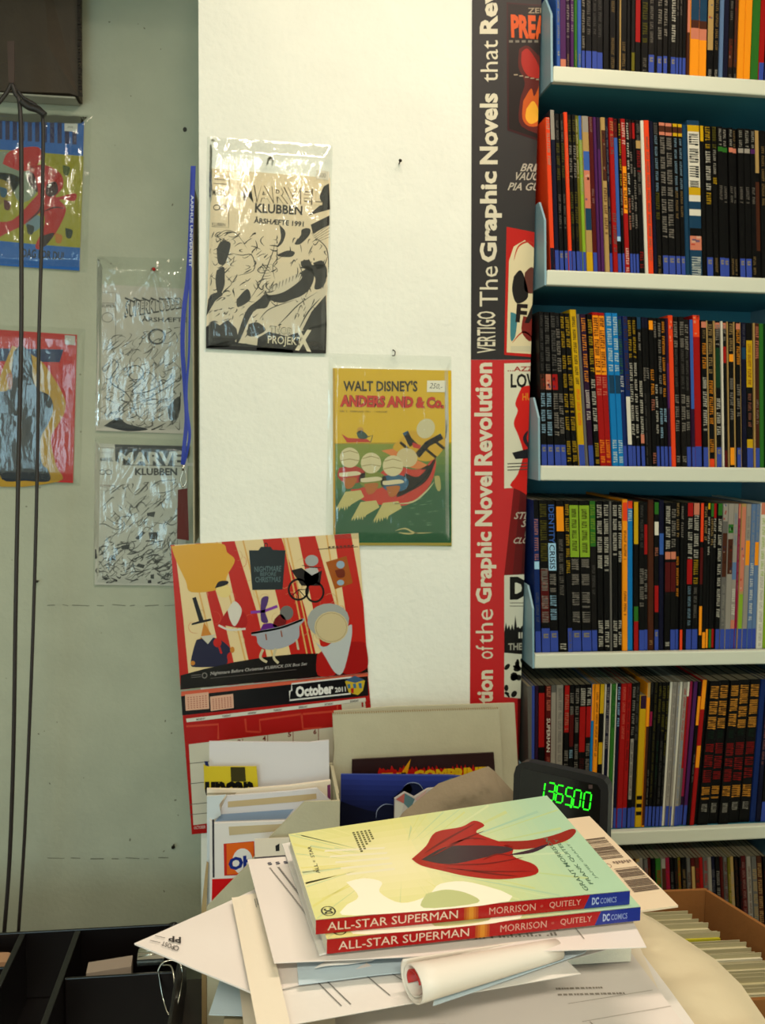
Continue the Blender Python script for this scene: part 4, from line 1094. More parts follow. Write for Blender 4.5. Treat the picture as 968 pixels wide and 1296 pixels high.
for (x, y, t) in ((310, 852, '3'), (408, 838, '4'), (507, 822, '5'), (606, 812, '6'), (705, 800, '7')):
    a.text([(x, y), (x+13, y-1), (x+13, y+18), (x, y+19)], t, '7a2a24', .03); a.line([(x+20, y-4), (x+24, y+300)], 2.5, '8a3a34')
a.line([(222, 860), (236, 1160)], 2.5, '8a3a34')
for y in (945, 1024, 1105, 1145): a.line([(124, y), (500, y-40)], 2.5, '6a6a62')
a.text([(140, 1190), (186, 1186), (186, 1198), (140, 1202)], 'OCTOBER', 'd5c0b8', .02)
a.build('printed_dates', cal, GLOSSY)
# ------------------------------------------------------------------ counter
WOOD = mat('dark_counter_laminate', '3a2f27', .45, bump=.05, scale=80, var=.2)
CZ = .80
co = empty('counter', (-.1, .8, 0), 'dark laminate shop counter under the paper stack and tray', 'counter')
box('counter_top', -.85, .72, .34, 1.283, CZ-.03, CZ, WOOD, co, .003)
box('counter_front', -.80, .68, .38, .40, .0, CZ-.03, WOOD, co)
box('counter_side', -.82, -.80, .38, 1.27, .0, CZ-.03, WOOD, co); box('counter_side', .68, .70, .38, 1.27, .0, CZ-.03, WOOD, co)

# ------------------------------------------------------------------ letter holder with mail  [crop 250,930 scale 5.095]
ZH = lambda x, y: (250+x/5.095, 930+y/5.095)
def upright(name, label, cat, crop, Y, pts, m, th=.002, group=None, root=True, bottom=None, Z=ZH):
    """flat piece standing at depth Y; bottom edge vertices go down to `bottom`"""
    mm, n = ypl(Y); w3 = [mm(*Z(*p)) for p in pts]
    if bottom is not None:
        w3.append(V((w3[-1].x, Y, bottom))); w3.append(V((w3[0].x, Y, bottom)))
    if cat:
        r = empty(name, (w3[0].x*.5+w3[-2].x*.5, Y, min(p.z for p in w3)), label, cat, group)
        o = slab('sheet', w3, n, th, m, r)
    else: r = None; o = slab(name, w3, n, th, m, label)
    a = Art(lambda x, y: mm(*Z(x, y)), n, lift=.0002)
    return r or o, a
HB = CZ+.0005
fh = empty('magazine_file', WY(380, 1040, 1.14)*1, 'grey cardboard magazine file with diagonally cut side, holding mail', 'file')
fh.location = (fh.location.x, 1.17, CZ)
mm, n = ypl(1.125)
fp = [mm(*ZH(*p)) for p in ((60, 1110), (330, 832), (470, 655), (690, 432), (918, 425))]; xr_ = fp[-1].x; xl_ = fp[0].x
slab('side_panel', fp+[V((xr_, 1.125, HB)), V((xl_, 1.125, HB))], n, .003, CARD, fh)
slab('side_panel', [p+V((0, .13, 0)) for p in fp]+[V((xr_, 1.255, HB)), V((xl_, 1.255, HB))], n, .003, CARD, fh)
box('end_panel', xr_-.003, xr_, 1.1285, 1.2545, HB, fp[-1].z-.002, CARD, fh); box('base_panel', xl_, xr_-.0035, 1.1285, 1.2545, HB, HB+.003, CARD, fh)
MB = HB+.004
e, a = upright('envelope', 'tall plain white envelope, rearmost in the grey magazine file', 'envelope', None, 1.236, [(75, 45), (720, 50), (846, 36), (850, 300)], mat('cool_white_envelope', 'd6d3d6', .8, bump=.05), .004, bottom=MB)
e, a = upright('flyer', 'yellow flyer with olive band and black lettering in the magazine file', 'flyer', None, 1.222, [(38, 192), (60, 205), (380, 205), (393, 360), (380, 1050), (125, 1050), (62, 370), (44, 350)], mat('yellow_card', 'c9b30e', .6), .002)
a.L = 1; a.poly([(212, 208), (306, 208), (312, 300), (216, 302)], '4c461c'); a.text([(48, 300), (362, 300), (362, 400), (48, 400)], 'uncan', '16120c', .06); a.poly([(44, 170), (66, 170), (74, 204), (50, 196)], '27366a'); a.build('printed_front', e, PRINT)
e, a = upright('envelope', 'thick cream envelope with purple corner, behind the windowed ones', 'envelope', None, 1.205, [(60, 352), (300, 355), (600, 330), (858, 296), (860, 420)], CREAMP, .006, bottom=MB)
a.L = 1; a.poly([(836, 325), (856, 318), (858, 415), (838, 412)], '7a3a66'); a.poly([(62, 374), (250, 372), (240, 384), (62, 386)], 'a89c84'); a.build('printed_front', e, PAPERP)
e, a = upright('envelope', 'white envelope with tan and pale blue window strips in the magazine file', 'envelope', None, 1.190, [(112, 560), (190, 395), (600, 365), (770, 345), (850, 420)], mat('cool_white_envelope', 'd6d3d6', .8), .004, bottom=MB)
a.L = 1; a.poly([(195, 430), (765, 378), (768, 412), (640, 432), (195, 468)], 'c2ac84'); a.poly([(150, 512), (620, 478), (570, 540), (118, 556)], '8fa4c0'); a.build('printed_front', e, PAPERP)
e, a = upright('envelope', 'crumpled white envelope at the left edge of the magazine file', 'envelope', None, 1.178, [(60, 398), (182, 388), (140, 450), (150, 520), (80, 560)], mat('blue_white_paper', 'c9d3d8', .7), .002, bottom=MB)
e, a = upright('envelope', 'front white envelope with tan strip and orange, blue and white round logo', 'envelope', None, 1.150, [(78, 545), (110, 572), (590, 556), (760, 545), (800, 600)], mat('warm_white_envelope', 'dedad6', .8), .004, bottom=MB)
a.L = 1; a.poly([(200, 592), (548, 574), (548, 618), (205, 648)], 'c2b08c'); a.poly([(94, 545), (107, 545), (110, 920), (97, 920)], '3c3a40')
a.L = 1; a.poly([(168, 702), (365, 685), (372, 900), (172, 908)], 'c03024'); a.L = 2; a.poly([(186, 702), (360, 690), (366, 890), (190, 900)], 'dc6420'); a.L = 3; a.ell(290, 815, 66, 84, 'dedcd8'); a.L = 4; a.text([(198, 790), (420, 760), (424, 850), (200, 876)], 'Obs!', '1e2f7e', .05)
a.L = 1; a.poly([(94, 930), (232, 924), (240, 1120), (90, 1120)], 'c81418'); a.build('printed_front', e, PAPERP)
e, a = upright('card_strip', 'thin tan card standing left of the magazine file', 'card', None, 1.17, [(25, 1120), (48, 900), (58, 820), (70, 830), (64, 940), (58, 1120)], mat('tan_card', 'b59a6c', .8), .002, bottom=MB)
e, a = upright('folded_letter', 'small white letter with black mark leaning in front of the magazine file', 'letter', None, 1.112, [(370, 672), (590, 662), (600, 800)], CREAMP, .001, bottom=.93)
a.L = 1; a.poly([(502, 715), (528, 700), (528, 748), (504, 750)], '2a2a2a'); a.build('printed_front', e, PAPERP)

# ------------------------------------------------------------------ cardboard box with comics, bag and parcel  [crop 410,880 scale 3.585]
ZM = lambda x, y: (410+x/3.585, 880+y/3.585)
cbx = empty('cardboard_box', (.2, 1.26, CZ), 'grey-beige corrugated board box standing behind the paper stack', 'box')
mm1, n1 = ypl(1.276); mm2, n2 = ypl(1.262)
q = [mm1(*ZM(*p)) for p in ((45, 72), (300, 52), (864, 35), (880, 330))]
slab('back_panel', q+[V((q[-1].x, 1.276, HB)), V((q[0].x, 1.276, HB))], n1, .003, CARD, cbx)
q2 = [mm2(*ZM(*p)) for p in ((75, 480), (38, 345), (46, 240), (38, 86), (795, 60), (812, 360))]
slab('inner_panel', q2+[V((q2[-1].x, 1.262, HB)), V((q2[0].x, 1.262, HB))], n2, .003, CARD, cbx)
random.seed(3); ps = []
A_, B_ = mm2(*ZM(38, 86)), mm2(*ZM(795, 60))
for i in range(74):
    p = A_.lerp(B_, i/74); ps.append(boxvf(p+V((0, -.0006, -.0002)), (.0013, 0, 0), (0, .004, 0), (0, 0, .0012+random.random()*.0005)))
tag(mk('serrated_edge', *join(ps), mat('board_core', '9a8a68', .9), cbx), kind='stuff')
box('side_panel', q2[3].x-.001, q2[3].x+.002, 1.16, 1.2585, HB, 1.12, CARD, cbx); box('base_panel', q2[3].x+.0025, q2[-1].x, 1.13, 1.2585, HB, HB+.003, CARD, cbx)
c1, a = upright('comic', 'dark comic with flaming red and yellow title, in the beige box', 'comic', None, 1.245, [(127, 292), (450, 275), (770, 260), (784, 460)], mat('near_black_cover', '2a1414', .35), .003, bottom=1.05, Z=ZM)
random.seed(9); a.L = 1
fl = [(240, 380)]
for k in range(26): x = 244+k*18.5; fl += [(x, 350-abs(math.sin(k*1.3))*16), (x+7, 338-random.uniform(0, 22)-k*.4)]
fl += [(735, 330), (730, 380)]; a.poly(fl, 'b8241a'); a.L = 2; a.poly([(345, 362), (372, 318), (394, 288), (384, 330), (376, 362)], 'd8a21e')
a.L = 2; a.text([(262, 352), (372, 350), (372, 400), (262, 400)], 'THE', 'd8b01e', .05); a.text([(405, 340), (735, 322), (735, 378), (405, 392)], 'COMPRINE', 'dcb81e', .06); a.build('printed_cover', c1, PRINT)
c2, a = upright('comic', 'blue comic with dark round machine shapes, in front of the dark one', 'comic', None, 1.225, [(77, 358), (560, 362), (700, 372), (700, 600)], mat('blue_cover', '3c4f9e', .35), .003, bottom=1.0, Z=ZM)
a.grad([(78, 359), (698, 370), (698, 600), (78, 590)], 8, 10, lambda u, v: mixc('4656a8', '1a2148', min(1, v*1.25)))
a.L = 1; a.blob([(76, 480), (160, 510), (240, 532), (330, 560), (330, 620), (76, 620)], '171c38'); a.L = 2; a.ell(285, 545, 52, 54, '1d2440'); a.ell(405, 432, 48, 36, '222c4e'); a.blob([(305, 470), (350, 430), (380, 400), (400, 430), (360, 470)], '1d2440')
a.L = 3; a.curve([(236, 560), (242, 520), (275, 494), (318, 498)], 3.5, 'a8b4cc'); a.curve([(362, 412), (390, 396), (430, 402), (452, 432)], 3.5, 'a8b4cc'); a.build('printed_cover', c2, PRINT)
pk, a = upright('foil_packet', 'small iridescent faceted packet between blue comic and brown bag', 'packet', None, 1.19, [(318, 600), (320, 470), (366, 440), (410, 462), (470, 425), (520, 420), (600, 385), (660, 365), (640, 600)], mat('iridescent_foil', 'c9c2bc', .25, spec=.7), .004, Z=ZM)
a.L = 1
for q_, c in (([(325, 472), (366, 444), (362, 490)], 'c87a72'), ([(362, 490), (366, 444), (412, 470), (390, 520)], '6f8f96'), ([(412, 470), (466, 428), (440, 500)], 'd6b8b0'), ([(324, 480), (362, 492), (345, 560), (322, 550)], 'd8d6cc'), ([(470, 428), (520, 424), (600, 388), (560, 440)], 'd6dada'), ([(520, 400), (580, 372), (590, 380), (540, 410)], '5f7fa0')): a.poly(q_, c)
a.build('facets', pk, GLOSSY)
# brown paper bag
def rough_sheet(name, mm, n, outline, m, parent=None, th=.012, seed=0, amp=.006, res=14):
    """crumpled solid with the given outline: bulged front, flat back"""
    xs = [p[0] for p in outline]; ys = [p[1] for p in outline]
    import bmesh
    bm = bmesh.new(); vs = [bm.verts.new(mm(*p)) for p in outline]; bm.faces.new(vs)
    bmesh.ops.triangulate(bm, faces=bm.faces[:])
    for _ in range(4): bmesh.ops.subdivide_edges(bm, edges=[e for e in bm.edges if e.calc_length() > .012], cuts=1, use_grid_fill=True); bmesh.ops.triangulate(bm, faces=bm.faces[:])
    bd = {v for e in bm.edges if len(e.link_faces) == 1 for v in e.verts}
    ring = [e for e in bm.edges if len(e.link_faces) == 1]
    bl = [v.co.copy() for v in bd]
    for v in bm.verts:
        if v in bd: continue
        d = min((v.co-b).length for b in bl); k = min(1, d/.02)
        v.co += n*(th*k*k*(3-2*k)+amp*k*(noise.noise(v.co*42+V((seed, 0, 0)))+.5*abs(noise.noise(v.co*90+V((0, seed, 0))))))
    bk = [bm.verts.new(mm(*p)-n*.001) for p in outline]; 
    try: bm.faces.new(list(reversed(bk)))
    except Exception: pass
    me_v = [v.co.copy() for v in bm.verts]; bm.verts.index_update(); fs = [tuple(v.index for v in f.verts) for f in bm.faces]; bm.free()
    return mk(name, me_v, fs, m, parent, smooth=True)
mmg, ng = plane(WY(600, 1010, 1.12), (0, -1, .25))
bag = rough_sheet('paper_bag', mmg, ng, [ZM(*p) for p in ((330, 570), (360, 530), (520, 400), (600, 372), (745, 322), (775, 345), (862, 440), (858, 640), (600, 680), (330, 660))], mat('brown_paper', '8f7f68', .85, bump=.3, scale=120), th=.012, seed=4)
tag(bag, 'crumpled brown paper bag leaning in front of the blue comic', 'bag')

# ------------------------------------------------------------------ customer display with green digits
dp = empty('price_display', (.35, 1.0, CZ), 'black customer price display with green digits 1365.00, behind the books', 'display')
A1 = WY(652, 966, 1.03); B1 = WY(769, 993, .965)
tv = (B1-A1); tv.z = 0; tn = V((tv.y, -tv.x, 0)).normalized()
if tn.y > 0: tn = -tn
tn = (tn+V((0, 0, .12))).normalized()
mD, nD = plane((A1+B1)/2, tn)
oc = [(650, 980), (653, 970), (660, 965), (668, 964), (755, 983), (764, 987), (769, 994), (770, 1004), (768, 1065), (760, 1072), (660, 1062), (648, 1052)]
slab('display_housing', [mD(*p) for p in oc], nD, .018, mat('matte_black_plastic', '17171a', .35), dp)
ic = [(659, 976), (662, 972), (756, 993), (760, 1000), (758, 1056), (656, 1046)]
slab('display_window', [mD(*p)+nD*.0008 for p in ic], nD, .0006, mat('smoked_glass', '08090b', .12), dp)
SEG = {'0': 'abcdef', '1': 'bc', '3': 'abgcd', '5': 'afgcd', '6': 'afgedc'}
dg = Art(mD, nD, lift=.0011)
def digit(ch, x, y, w_, h_, sk=.22):
    def T_(u, v): return (x+u*w_+(1-v)*h_*sk*.6+v*0, y+v*h_+u*w_*.20)
    S_ = dict(a=((.1, 0), (.9, 0)), b=((1, .06), (1, .46)), c=((1, .54), (1, .94)), d=((.1, 1), (.9, 1)), e=((0, .54), (0, .94)), f=((0, .06), (0, .46)), g=((.12, .5), (.88, .5)))
    for s_ in SEG[ch]: p, q_ = S_[s_]; dg.line([T_(*p), T_(*q_)], 1.9, '4dff3c')
for ch, x, y in (('1', 679, 988), ('3', 692, 990), ('6', 703, 993), ('5', 714.5, 996), ('0', 725, 999), ('0', 737.5, 1002)): digit(ch, x, y, 8.5, 21.5)
dg.ell(722.8, 1020.5, 1.7, 1.9, '4dff3c')
dg.build('green_digits', dp, mat('lit_green_segments', '28ff22', .5, emit=.75))
lb = Art(mD, nD, lift=.0011); lb.rect(745, 993, 750, 998, '6a5a58'); lb.build('indicator_mark', dp, PRINT)
bx_ = mD(710, 1060)-nD*.006; tube('pole', [V((bx_.x, bx_.y+.004, CZ+.012)), V((bx_.x, bx_.y+.004, bx_.z))], .012, MATS['matte_black_plastic'], dp, 14)
tube('foot', [V((bx_.x, bx_.y+.004, CZ+.0005)), V((bx_.x, bx_.y+.004, CZ+.012))], .045, MATS['matte_black_plastic'], dp, 24)

# ------------------------------------------------------------------ brown carton of bagged comics on the right
bb = empty('carton', (.42, .80, CZ), 'open brown cardboard carton filled with bagged comics at lower right', 'box')
RZ = 1.10
P1_ = WZ(893, 1124, RZ); P2_ = WZ(975, 1175, RZ); P0_ = WZ(800, 1128, RZ); dirr = (P2_-P1_); 
P0_ = P1_+(P0_-P1_).normalized()*.20
P2b = P1_+dirr.normalized()*.205; P3_ = P2b+(P0_-P1_)
cor = [P0_, P1_, P2b, P3_]
upz = V((0, 0, 1))
for i, nm in enumerate(('back_wall', 'side_wall', 'front_wall', 'side_wall')):
    A_, B_ = cor[i], cor[(i+1) % 4]; d_ = (B_-A_); inn = V((d_.y, -d_.x, 0)).normalized()
    cen = sum(cor, V((0, 0, 0)))/4
    if inn.dot(cen-A_) < 0: inn = -inn
    A2 = A_+d_.normalized()*.0045; B2 = B_-d_.normalized()*(.0045 if i % 2 else -.0)
    if i % 2 == 0: A2, B2 = A_, B_
    vs, fs = boxvf(V((A2.x, A2.y, CZ+.001)), V(((B2-A2).x, (B2-A2).y, 0)), inn*.004, V((0, 0, RZ-CZ-.001)))
    mk(nm, vs, fs, BROWN, bb)
vs = [V((c.x, c.y, CZ+.0006))*1 for c in cor]; slab('base', [c+V((0, 0, .0009)) for c in vs], (0, 0, 1), .0012, BROWN, bb)
ux = (P1_-P0_).normalized(); uy = (P2b-P1_).normalized()
random.seed(21); k = 0; t_ = .012
cols_ = ['c4bb9a', 'c4ba96', 'd6cfb4', 'bdb48c', 'c9c09c']
while t_ < .188:
    g2 = t_ > .062
    zt = RZ-.022-random.uniform(0, .006)-(.004 if g2 else 0)-max(0, t_-.13)*.25
    off = .012+random.uniform(0, .004)+(0 if g2 else .016); wd_ = .150
    thk = .0055+random.uniform(0, .002)
    c_ = 'b8ae2c' if .048 < t_ < .062 else ('5d6a6e' if t_ > .176 else cols_[k % 5])
    O_ = P1_-ux*(off+wd_)+uy*t_
    vs, fs = boxvf(V((O_.x, O_.y, CZ+.004+.05)), ux*wd_, uy*(thk*.62), V((0, 0, zt-CZ-.054)))
    k += 1
    lab = {True: 'olive-yellow edged comic in the brown carton, %s from the back'}.get(c_ == 'b8ae2c', 'dark grey-blue comic in the brown carton, %s from the back' if c_ == '5d6a6e' else 'cream backed comic in the brown carton, %s from the back') % ORD[k-1]
    cm = mk('boxed_comic', vs, fs, [PAPERP], cols=[lin(c_)]*6); tag(cm, lab, 'comic', 'bagged comics in the brown carton')
    vv, ff = boxvf(V((O_.x, O_.y, zt))-ux*.001+uy*(thk*.1), ux*(wd_+.002), uy*(thk*.12), V((0, 0, .004+random.random()*.002)))
    mk('sleeve_flap', vv, ff, mat('milky_sleeve', 'b5ab88', .3), cm)
    t_ += thk
# ------------------------------------------------------------------ black organiser tray on the left
RT = CZ+.10
TB = WZ(222, 1168, RT); tl = WZ(0, 1184, RT)
ty = TB.y; x1 = TB.x+.015; x0 = -.70; y0 = .80
tr = empty('organiser_tray', ((x0+x1)/2, (ty+y0)/2, CZ), 'glossy black compartment tray at lower left of the counter', 'tray')
box('tray_base', x0, x1, y0, ty, CZ+.0006, CZ+.004, BLACKP, tr)
box('tray_wall', x0, x1, ty-.004, ty, CZ+.0042, RT, BLACKP, tr, .001); box('tray_wall', x0, x1, y0, y0+.004, CZ+.0042, RT, BLACKP, tr, .001)
box('tray_wall', x0, x0+.004, y0+.0042, ty-.0042, CZ+.0042, RT, BLACKP, tr, .001); box('tray_wall', x1-.004, x1, y0+.0042, ty-.0042, CZ+.0042, RT, BLACKP, tr, .001)
for px, py in ((98, 1178), (28, 1182)):
    xx = WZ(px, py, RT).x; box('divider', xx-.004, xx+.004, y0+.0044, ty-.0044, CZ+.0042, RT-.001, BLACKP, tr, .001)
for (px, py, pxb, zd) in ((112, 1236, 210, .004), (40, 1222, 90, .008)):
    pa = WZ(px, py, RT-zd); xa = WZ(98, 1178, RT).x+.0045 if px > 100 else x0+.005; xb = x1-.005 if px > 100 else WZ(28, 1182, RT).x-.005
    box('cross_divider', xa, xb, pa.y-.002, pa.y+.002, CZ+.0042, RT-zd, BLACKP, tr, .0008)
ZT = CZ+.075
def flatbit(name, label, cat, pts, z, col, th=.002):
    o = slab(name, [WZ(x, y, z) for x, y in pts], (0, 0, 1), th, mat(name+'_mat', col, .7)); tag(o, label, cat); return o
flatbit('paper_label', 'pale pink-white paper label lying in the black tray', 'label', [(112, 1218), (168, 1209), (166, 1223), (109, 1232)], RT-.008, 'a08f80', .08)
flatbit('eraser', 'pinkish rounded block in the left compartment of the black tray', 'eraser', [(-20, 1206), (10, 1205), (19, 1208), (17, 1213), (12, 1217), (-20, 1219)], RT-.014, 'b98e6c', .075)
flatbit('note_block', 'small pale pink block at far left edge of the tray', 'paper', [(-20, 1240), (4, 1240), (2, 1252), (-20, 1256)], RT-.012, 'b58e78', .08)
bc_ = WZ(192, 1214, RT-.004)
cl = empty('binder_clip', bc_, 'shiny silver bulldog clip on the pale label in the tray', 'clip')
v, f = [], []
prof = [(-.014, .0), (-.013, .008), (-.006, .013), (.004, .013), (.012, .008), (.014, 0)]
for s_ in (-.017, .017):
    for (yy, zz) in prof: v.append(bc_+V((s_, yy, zz)))
f = [(i, i+1, i+7, i+6) for i in range(5)]+[(0, 1, 2, 3, 4, 5), (11, 10, 9, 8, 7, 6)]+[(5, 0, 6, 11)]
mk('clip_body', v, f, METAL, cl)
for k_ in (-.010, -.003, .004): tube('wire', [bc_+V((-.016, k_, .0135-abs(k_)*.2)), bc_+V((.016, k_+.004, .0135-abs(k_)*.2))], .0012, METAL, cl)
def ZP(x, y, z): return WZ(x, y, z)
hb = empty('hanging_rings', ZP(215, 1240, RT+.002), 'thin steel wire loops hanging over the tray divider near the envelope', 'wire')
lp = [ZP(200, 1228, RT), ZP(207, 1218, RT+.008), ZP(222, 1216, RT+.008), ZP(230, 1226, RT+.002), ZP(229, 1250, RT-.02), ZP(222, 1278, RT-.04), ZP(214, 1285, RT-.045), ZP(206, 1262, RT-.03)]
tube('wire_loop', smooth_path(lp+[lp[0]], 5)[:-1], .0011, METAL, hb, closed=True)
lp = [ZP(205, 1222, RT+.004), ZP(217, 1224, RT+.006), ZP(221, 1250, RT-.01), ZP(220, 1286, RT-.04)]
tube('wire_loop', smooth_path(lp, 6), .0011, METAL, hb)
kn = ZP(218, 1172, RT+.003); tag(tube('latch_knob', [kn+V((-.004, 0, 0)), kn+V((.003, 0, .001)), kn+V((.006, 0, .004))], [.004, .005, .002], BLACKP), 'small black catch at the rear right corner of the tray', 'catch')

# ------------------------------------------------------------------ paper stack
st_box_top = 1.178
bxs = empty('support_box', (.13, .58, CZ), 'beige carton under the pile of loose papers', 'box')
xs0 = WZ(290, 1270, st_box_top).x
box('box_body', xs0, .232, .42, .675, CZ+.0006, st_box_top-.008, mat('beige_carton', 'b8a684', .85, bump=.1), bxs); box('box_lid', xs0-.003, .235, .417, .678, st_box_top-.007, st_box_top, mat('beige_carton', 'b8a684', .85), bxs)
class Sheet:
    def __init__(s, quad, z, amp=.0012, seed=0, curl=()):
        """quad px corners TL TR BR BL laid at heights z (4 values); curl: (u, v, radius, dz)"""
        s.c = [WZ(q[0], q[1], zz) for q, zz in zip(quad, z)]; s.amp = amp; s.seed = seed; s.curl = curl; s.q = quad
    def at(s, u, v):
        p = s.c[0]*(1-u)*(1-v)+s.c[1]*u*(1-v)+s.c[2]*u*v+s.c[3]*(1-u)*v
        h = s.amp*(noise.noise(V((u*2.4+s.seed, v*2.1, s.seed*3.1))))
        for cu, cv, r, dz in s.curl: h += dz*math.exp(-((u-cu)**2+(v-cv)**2)/r**2)
        return p+V((0, 0, h))
    def build(s, name, m, parent=None, nx=14, ny=12, th=.00035):
        vs = []; fs = []; N_ = (nx+1)*(ny+1)
        for l in (0, 1):
            for j in range(ny+1):
                for i in range(nx+1): vs.append(s.at(i/nx, j/ny)-V((0, 0, th*l)))
        for j in range(ny):
            for i in range(nx):
                q = j*(nx+1)+i; fs.append((q, q+nx+1, q+nx+2, q+1)); fs.append((N_+q, N_+q+1, N_+q+nx+2, N_+q+nx+1))
        def edge(idx):
            for a_, b_ in zip(idx, idx[1:]): fs.append((a_, b_, b_+N_, a_+N_))
        edge([i for i in range(nx+1)]); edge([j*(nx+1)+nx for j in range(ny+1)]); edge([ny*(nx+1)+i for i in range(nx, -1, -1)]); edge([j*(nx+1) for j in range(ny, -1, -1)])
        return mk(name, vs, fs, m, parent, smooth=False)
def sheet(name, label, cat, quad, z, m, amp=.0012, seed=0, curl=(), art=None, group=None, th=.00035):
    if not isinstance(z, (list, tuple)): z = [z]*4
    S_ = Sheet(quad, z, amp, seed, curl)
    if art:
        c = (S_.c[0]+S_.c[2])/2; r = empty(name, (c.x, c.y, min(p.z for p in S_.c)-.001), label, cat, group)
        S_.build('page', m, r, th=th); a = Art(S_.at, V((0, 0, 1)), lift=.0004); art(a); a.build('printed_text', r, PAPERP)
    else: r = tag(S_.build(name, m, th=th), label, cat, group)
    return r
def scribble(a, u0, u1, v0, v1, rows, col='6a655e', hgt=.5, seed=0, along='u'):
    random.seed(seed)
    for i in range(rows):
        v = v0+(v1-v0)*i/max(1, rows); h = (v1-v0)/rows*hgt; u = u0
        e_ = u0+(u1-u0)*random.uniform(.6, 1)
        while u < e_:
            l = random.uniform(.006, .02)*(u1-u0)/.3; 
            if along == 'u': a.rect(u, v, min(u+l, e_), v+h, col)
            else: a.rect(v, u, v+h, min(u+l, e_), col)
            u += l*1.35
BW = mat('white_paper', 'e6e0da')
PW = mat('pinkish_white_paper', 'e6dcd6', .85, spec=.15)
LB = mat('pale_blue_paper', 'c4d4de', .8, spec=.15)
z0 = 1.200; zl = st_box_top
for k, (q, lab) in enumerate(((((400, 1200), (800, 1190), (905, 1330), (300, 1335)), 'lowest white sheet of the pile, widest at the front'),
        (((330, 1235), (760, 1200), (870, 1340), (318, 1330)), 'white sheet just above the lowest in the pile'),
        (((420, 1180), (800, 1178), (850, 1290), (430, 1310)), 'off-white sheet whose right corner shows beside the pile'))):
    sheet('paper_sheet', lab, 'paper', q, zl+.0016+k*.0018, [BW, PW, CREAMP][k], .0014, seed=k*1.7)
def art_p4(a):
    a.L = 1; scribble(a, .12, .52, .80, .98, 4, '8a8078', .35, 3); a.ring(.60, .93, .035, .06, .004, '8a8078'); a.ring(.60, .93, .02, .04, .003, '8a8078')
    for q_ in ([(.72, .62), (.98, .50)], [(.74, .80), (1, .66)], [(.76, .80), (.79, .99)], [(.80, .97), (.98, .93)]): a.line(q_, .003, '9a8f84')
    scribble(a, .70, .9, .45, .58, 2, '9a8f84', .3, 4)
sheet('printed_form', 'large white form with faint ruled boxes and a round stamp, bottom front', 'paper', ((430, 1222), (792, 1196), (884, 1320), (352, 1322)), [zl+.0088]*4, PW, .0012, seed=6, art=art_p4)
sheet('paper_sheet', 'shaded pale blue sheet corner sticking out left under the stamped envelope', 'paper', ((284, 1222), (420, 1240), (420, 1290), (264, 1284)), [zl+.012, zl+.013, zl+.013, zl+.010], LB, .0006, 2)
sheet('paper_sheet', 'cream sheet edge at lower left under the pale strip', 'paper', ((303, 1250), (420, 1262), (430, 1330), (312, 1330)), zl+.0155, CREAMP, .0005, 3)
cat_ = empty('catalogue', WZ(550, 1200, zl+.0165), 'thick grey catalogue buried in the middle of the pile, in shadow', 'catalogue')
cq_ = [WZ(x, y, z0+.018) for x, y in ((410, 1090), (745, 1070), (800, 1172), (440, 1190))]
slab('cover', cq_, (0, 0, 1), .0008, mat('grey_catalogue_cover', '8a8f94', .5), cat_); slab('pages', [p-V((0, 0, .0009)) for p in cq_], (0, 0, 1), z0+.0171-(zl+.0112), PAGES, cat_)
# magazine with coloured spine sticking out left
mg = empty('magazine', WZ(400, 1200, z0+.02), 'magazine with dark and blue-green striped edge under the left papers', 'magazine')
mq = [WZ(322, 1085, z0+.0265), WZ(520, 1070, z0+.0265), WZ(560, 1235, z0+.0265), WZ(321, 1243, z0+.0265)]
slab('cover', mq, (0, 0, 1), .0006, mat('dark_magazine_cover', '2c2230', .35), mg); slab('pages', [p-V((0, 0, .0007)) for p in mq], (0, 0, 1), .007, PAGES, mg)
a = Art(lambda u, v: mq[0]*(1-u)*(1-v)+mq[1]*u*(1-v)+mq[2]*u*v+mq[3]*(1-u)*v, V((0, 0, 1))); a.poly([(.02, .05), (.1, .02), (.12, .4), (.04, .5)], 'a8441e'); a.poly([(.03, .5), (.12, .45), (.12, .9), (.03, .92)], '1e2a5a'); a.build('printed_cover', mg, PRINT)
A_, B_ = mq[3]-V((0, 0, .0007)), mq[2]-V((0, 0, .0007)); nn = V((B_.y-A_.y, A_.x-B_.x, 0)).normalized()
if nn.y > 0: nn = -nn
a = Art(lambda u, v: A_.lerp(B_, u)-V((0, 0, .007*v)), nn)
for i_, c in enumerate(('2a3f7a', '3f7f6a', '5f9a8a', '4a4a7a', '2a2a3a')): a.rect(0, i_*.2, 1, i_*.2+.2, c)
a.build('page_stripes', mg, PRINT)
def art_tab(a):
    a.L = 1; c = '6f6a66'
    for q_ in ([(.14, .46), (.20, .86)], [(.17, .45), (.23, .86)], [(.30, .40), (.36, .82)], [(.38, .39), (.46, .84)], [(.46, .84), (.62, .76)], [(.56, .34), (.62, .76)], [(.12, .47), (.60, .34)], [(.60, .32), (.70, .62)]): a.line(q_, .004, c)
    scribble(a, .04, .16, -.02+.05, .3, 4, '8a8480', .4, 8)
sheet('table_form', 'white form with a drawn table in front, under the rolled magazine', 'paper', ((346, 1212), (690, 1190), (735, 1232), (352, 1300)), [z0+.030, z0+.030, z0+.030, z0+.028], BW, .0008, seed=8, art=art_tab)
sheet('paper_sheet', 'pale blue sheet lying left of the rolled magazine', 'paper', ((374, 1200), (575, 1188), (548, 1226), (378, 1246)), [z0+.035, z0+.035, z0+.0335, z0+.0335], LB, .0006, 4)
sheet('paper_sheet', 'thin white curl of paper under the lower red-spined book', 'paper', ((430, 1205), (500, 1200), (470, 1216), (398, 1227)), [z0+.040, z0+.040, z0+.0375, z0+.0365], BW, .0004, 5, curl=((.2, .9, .3, .0016),))
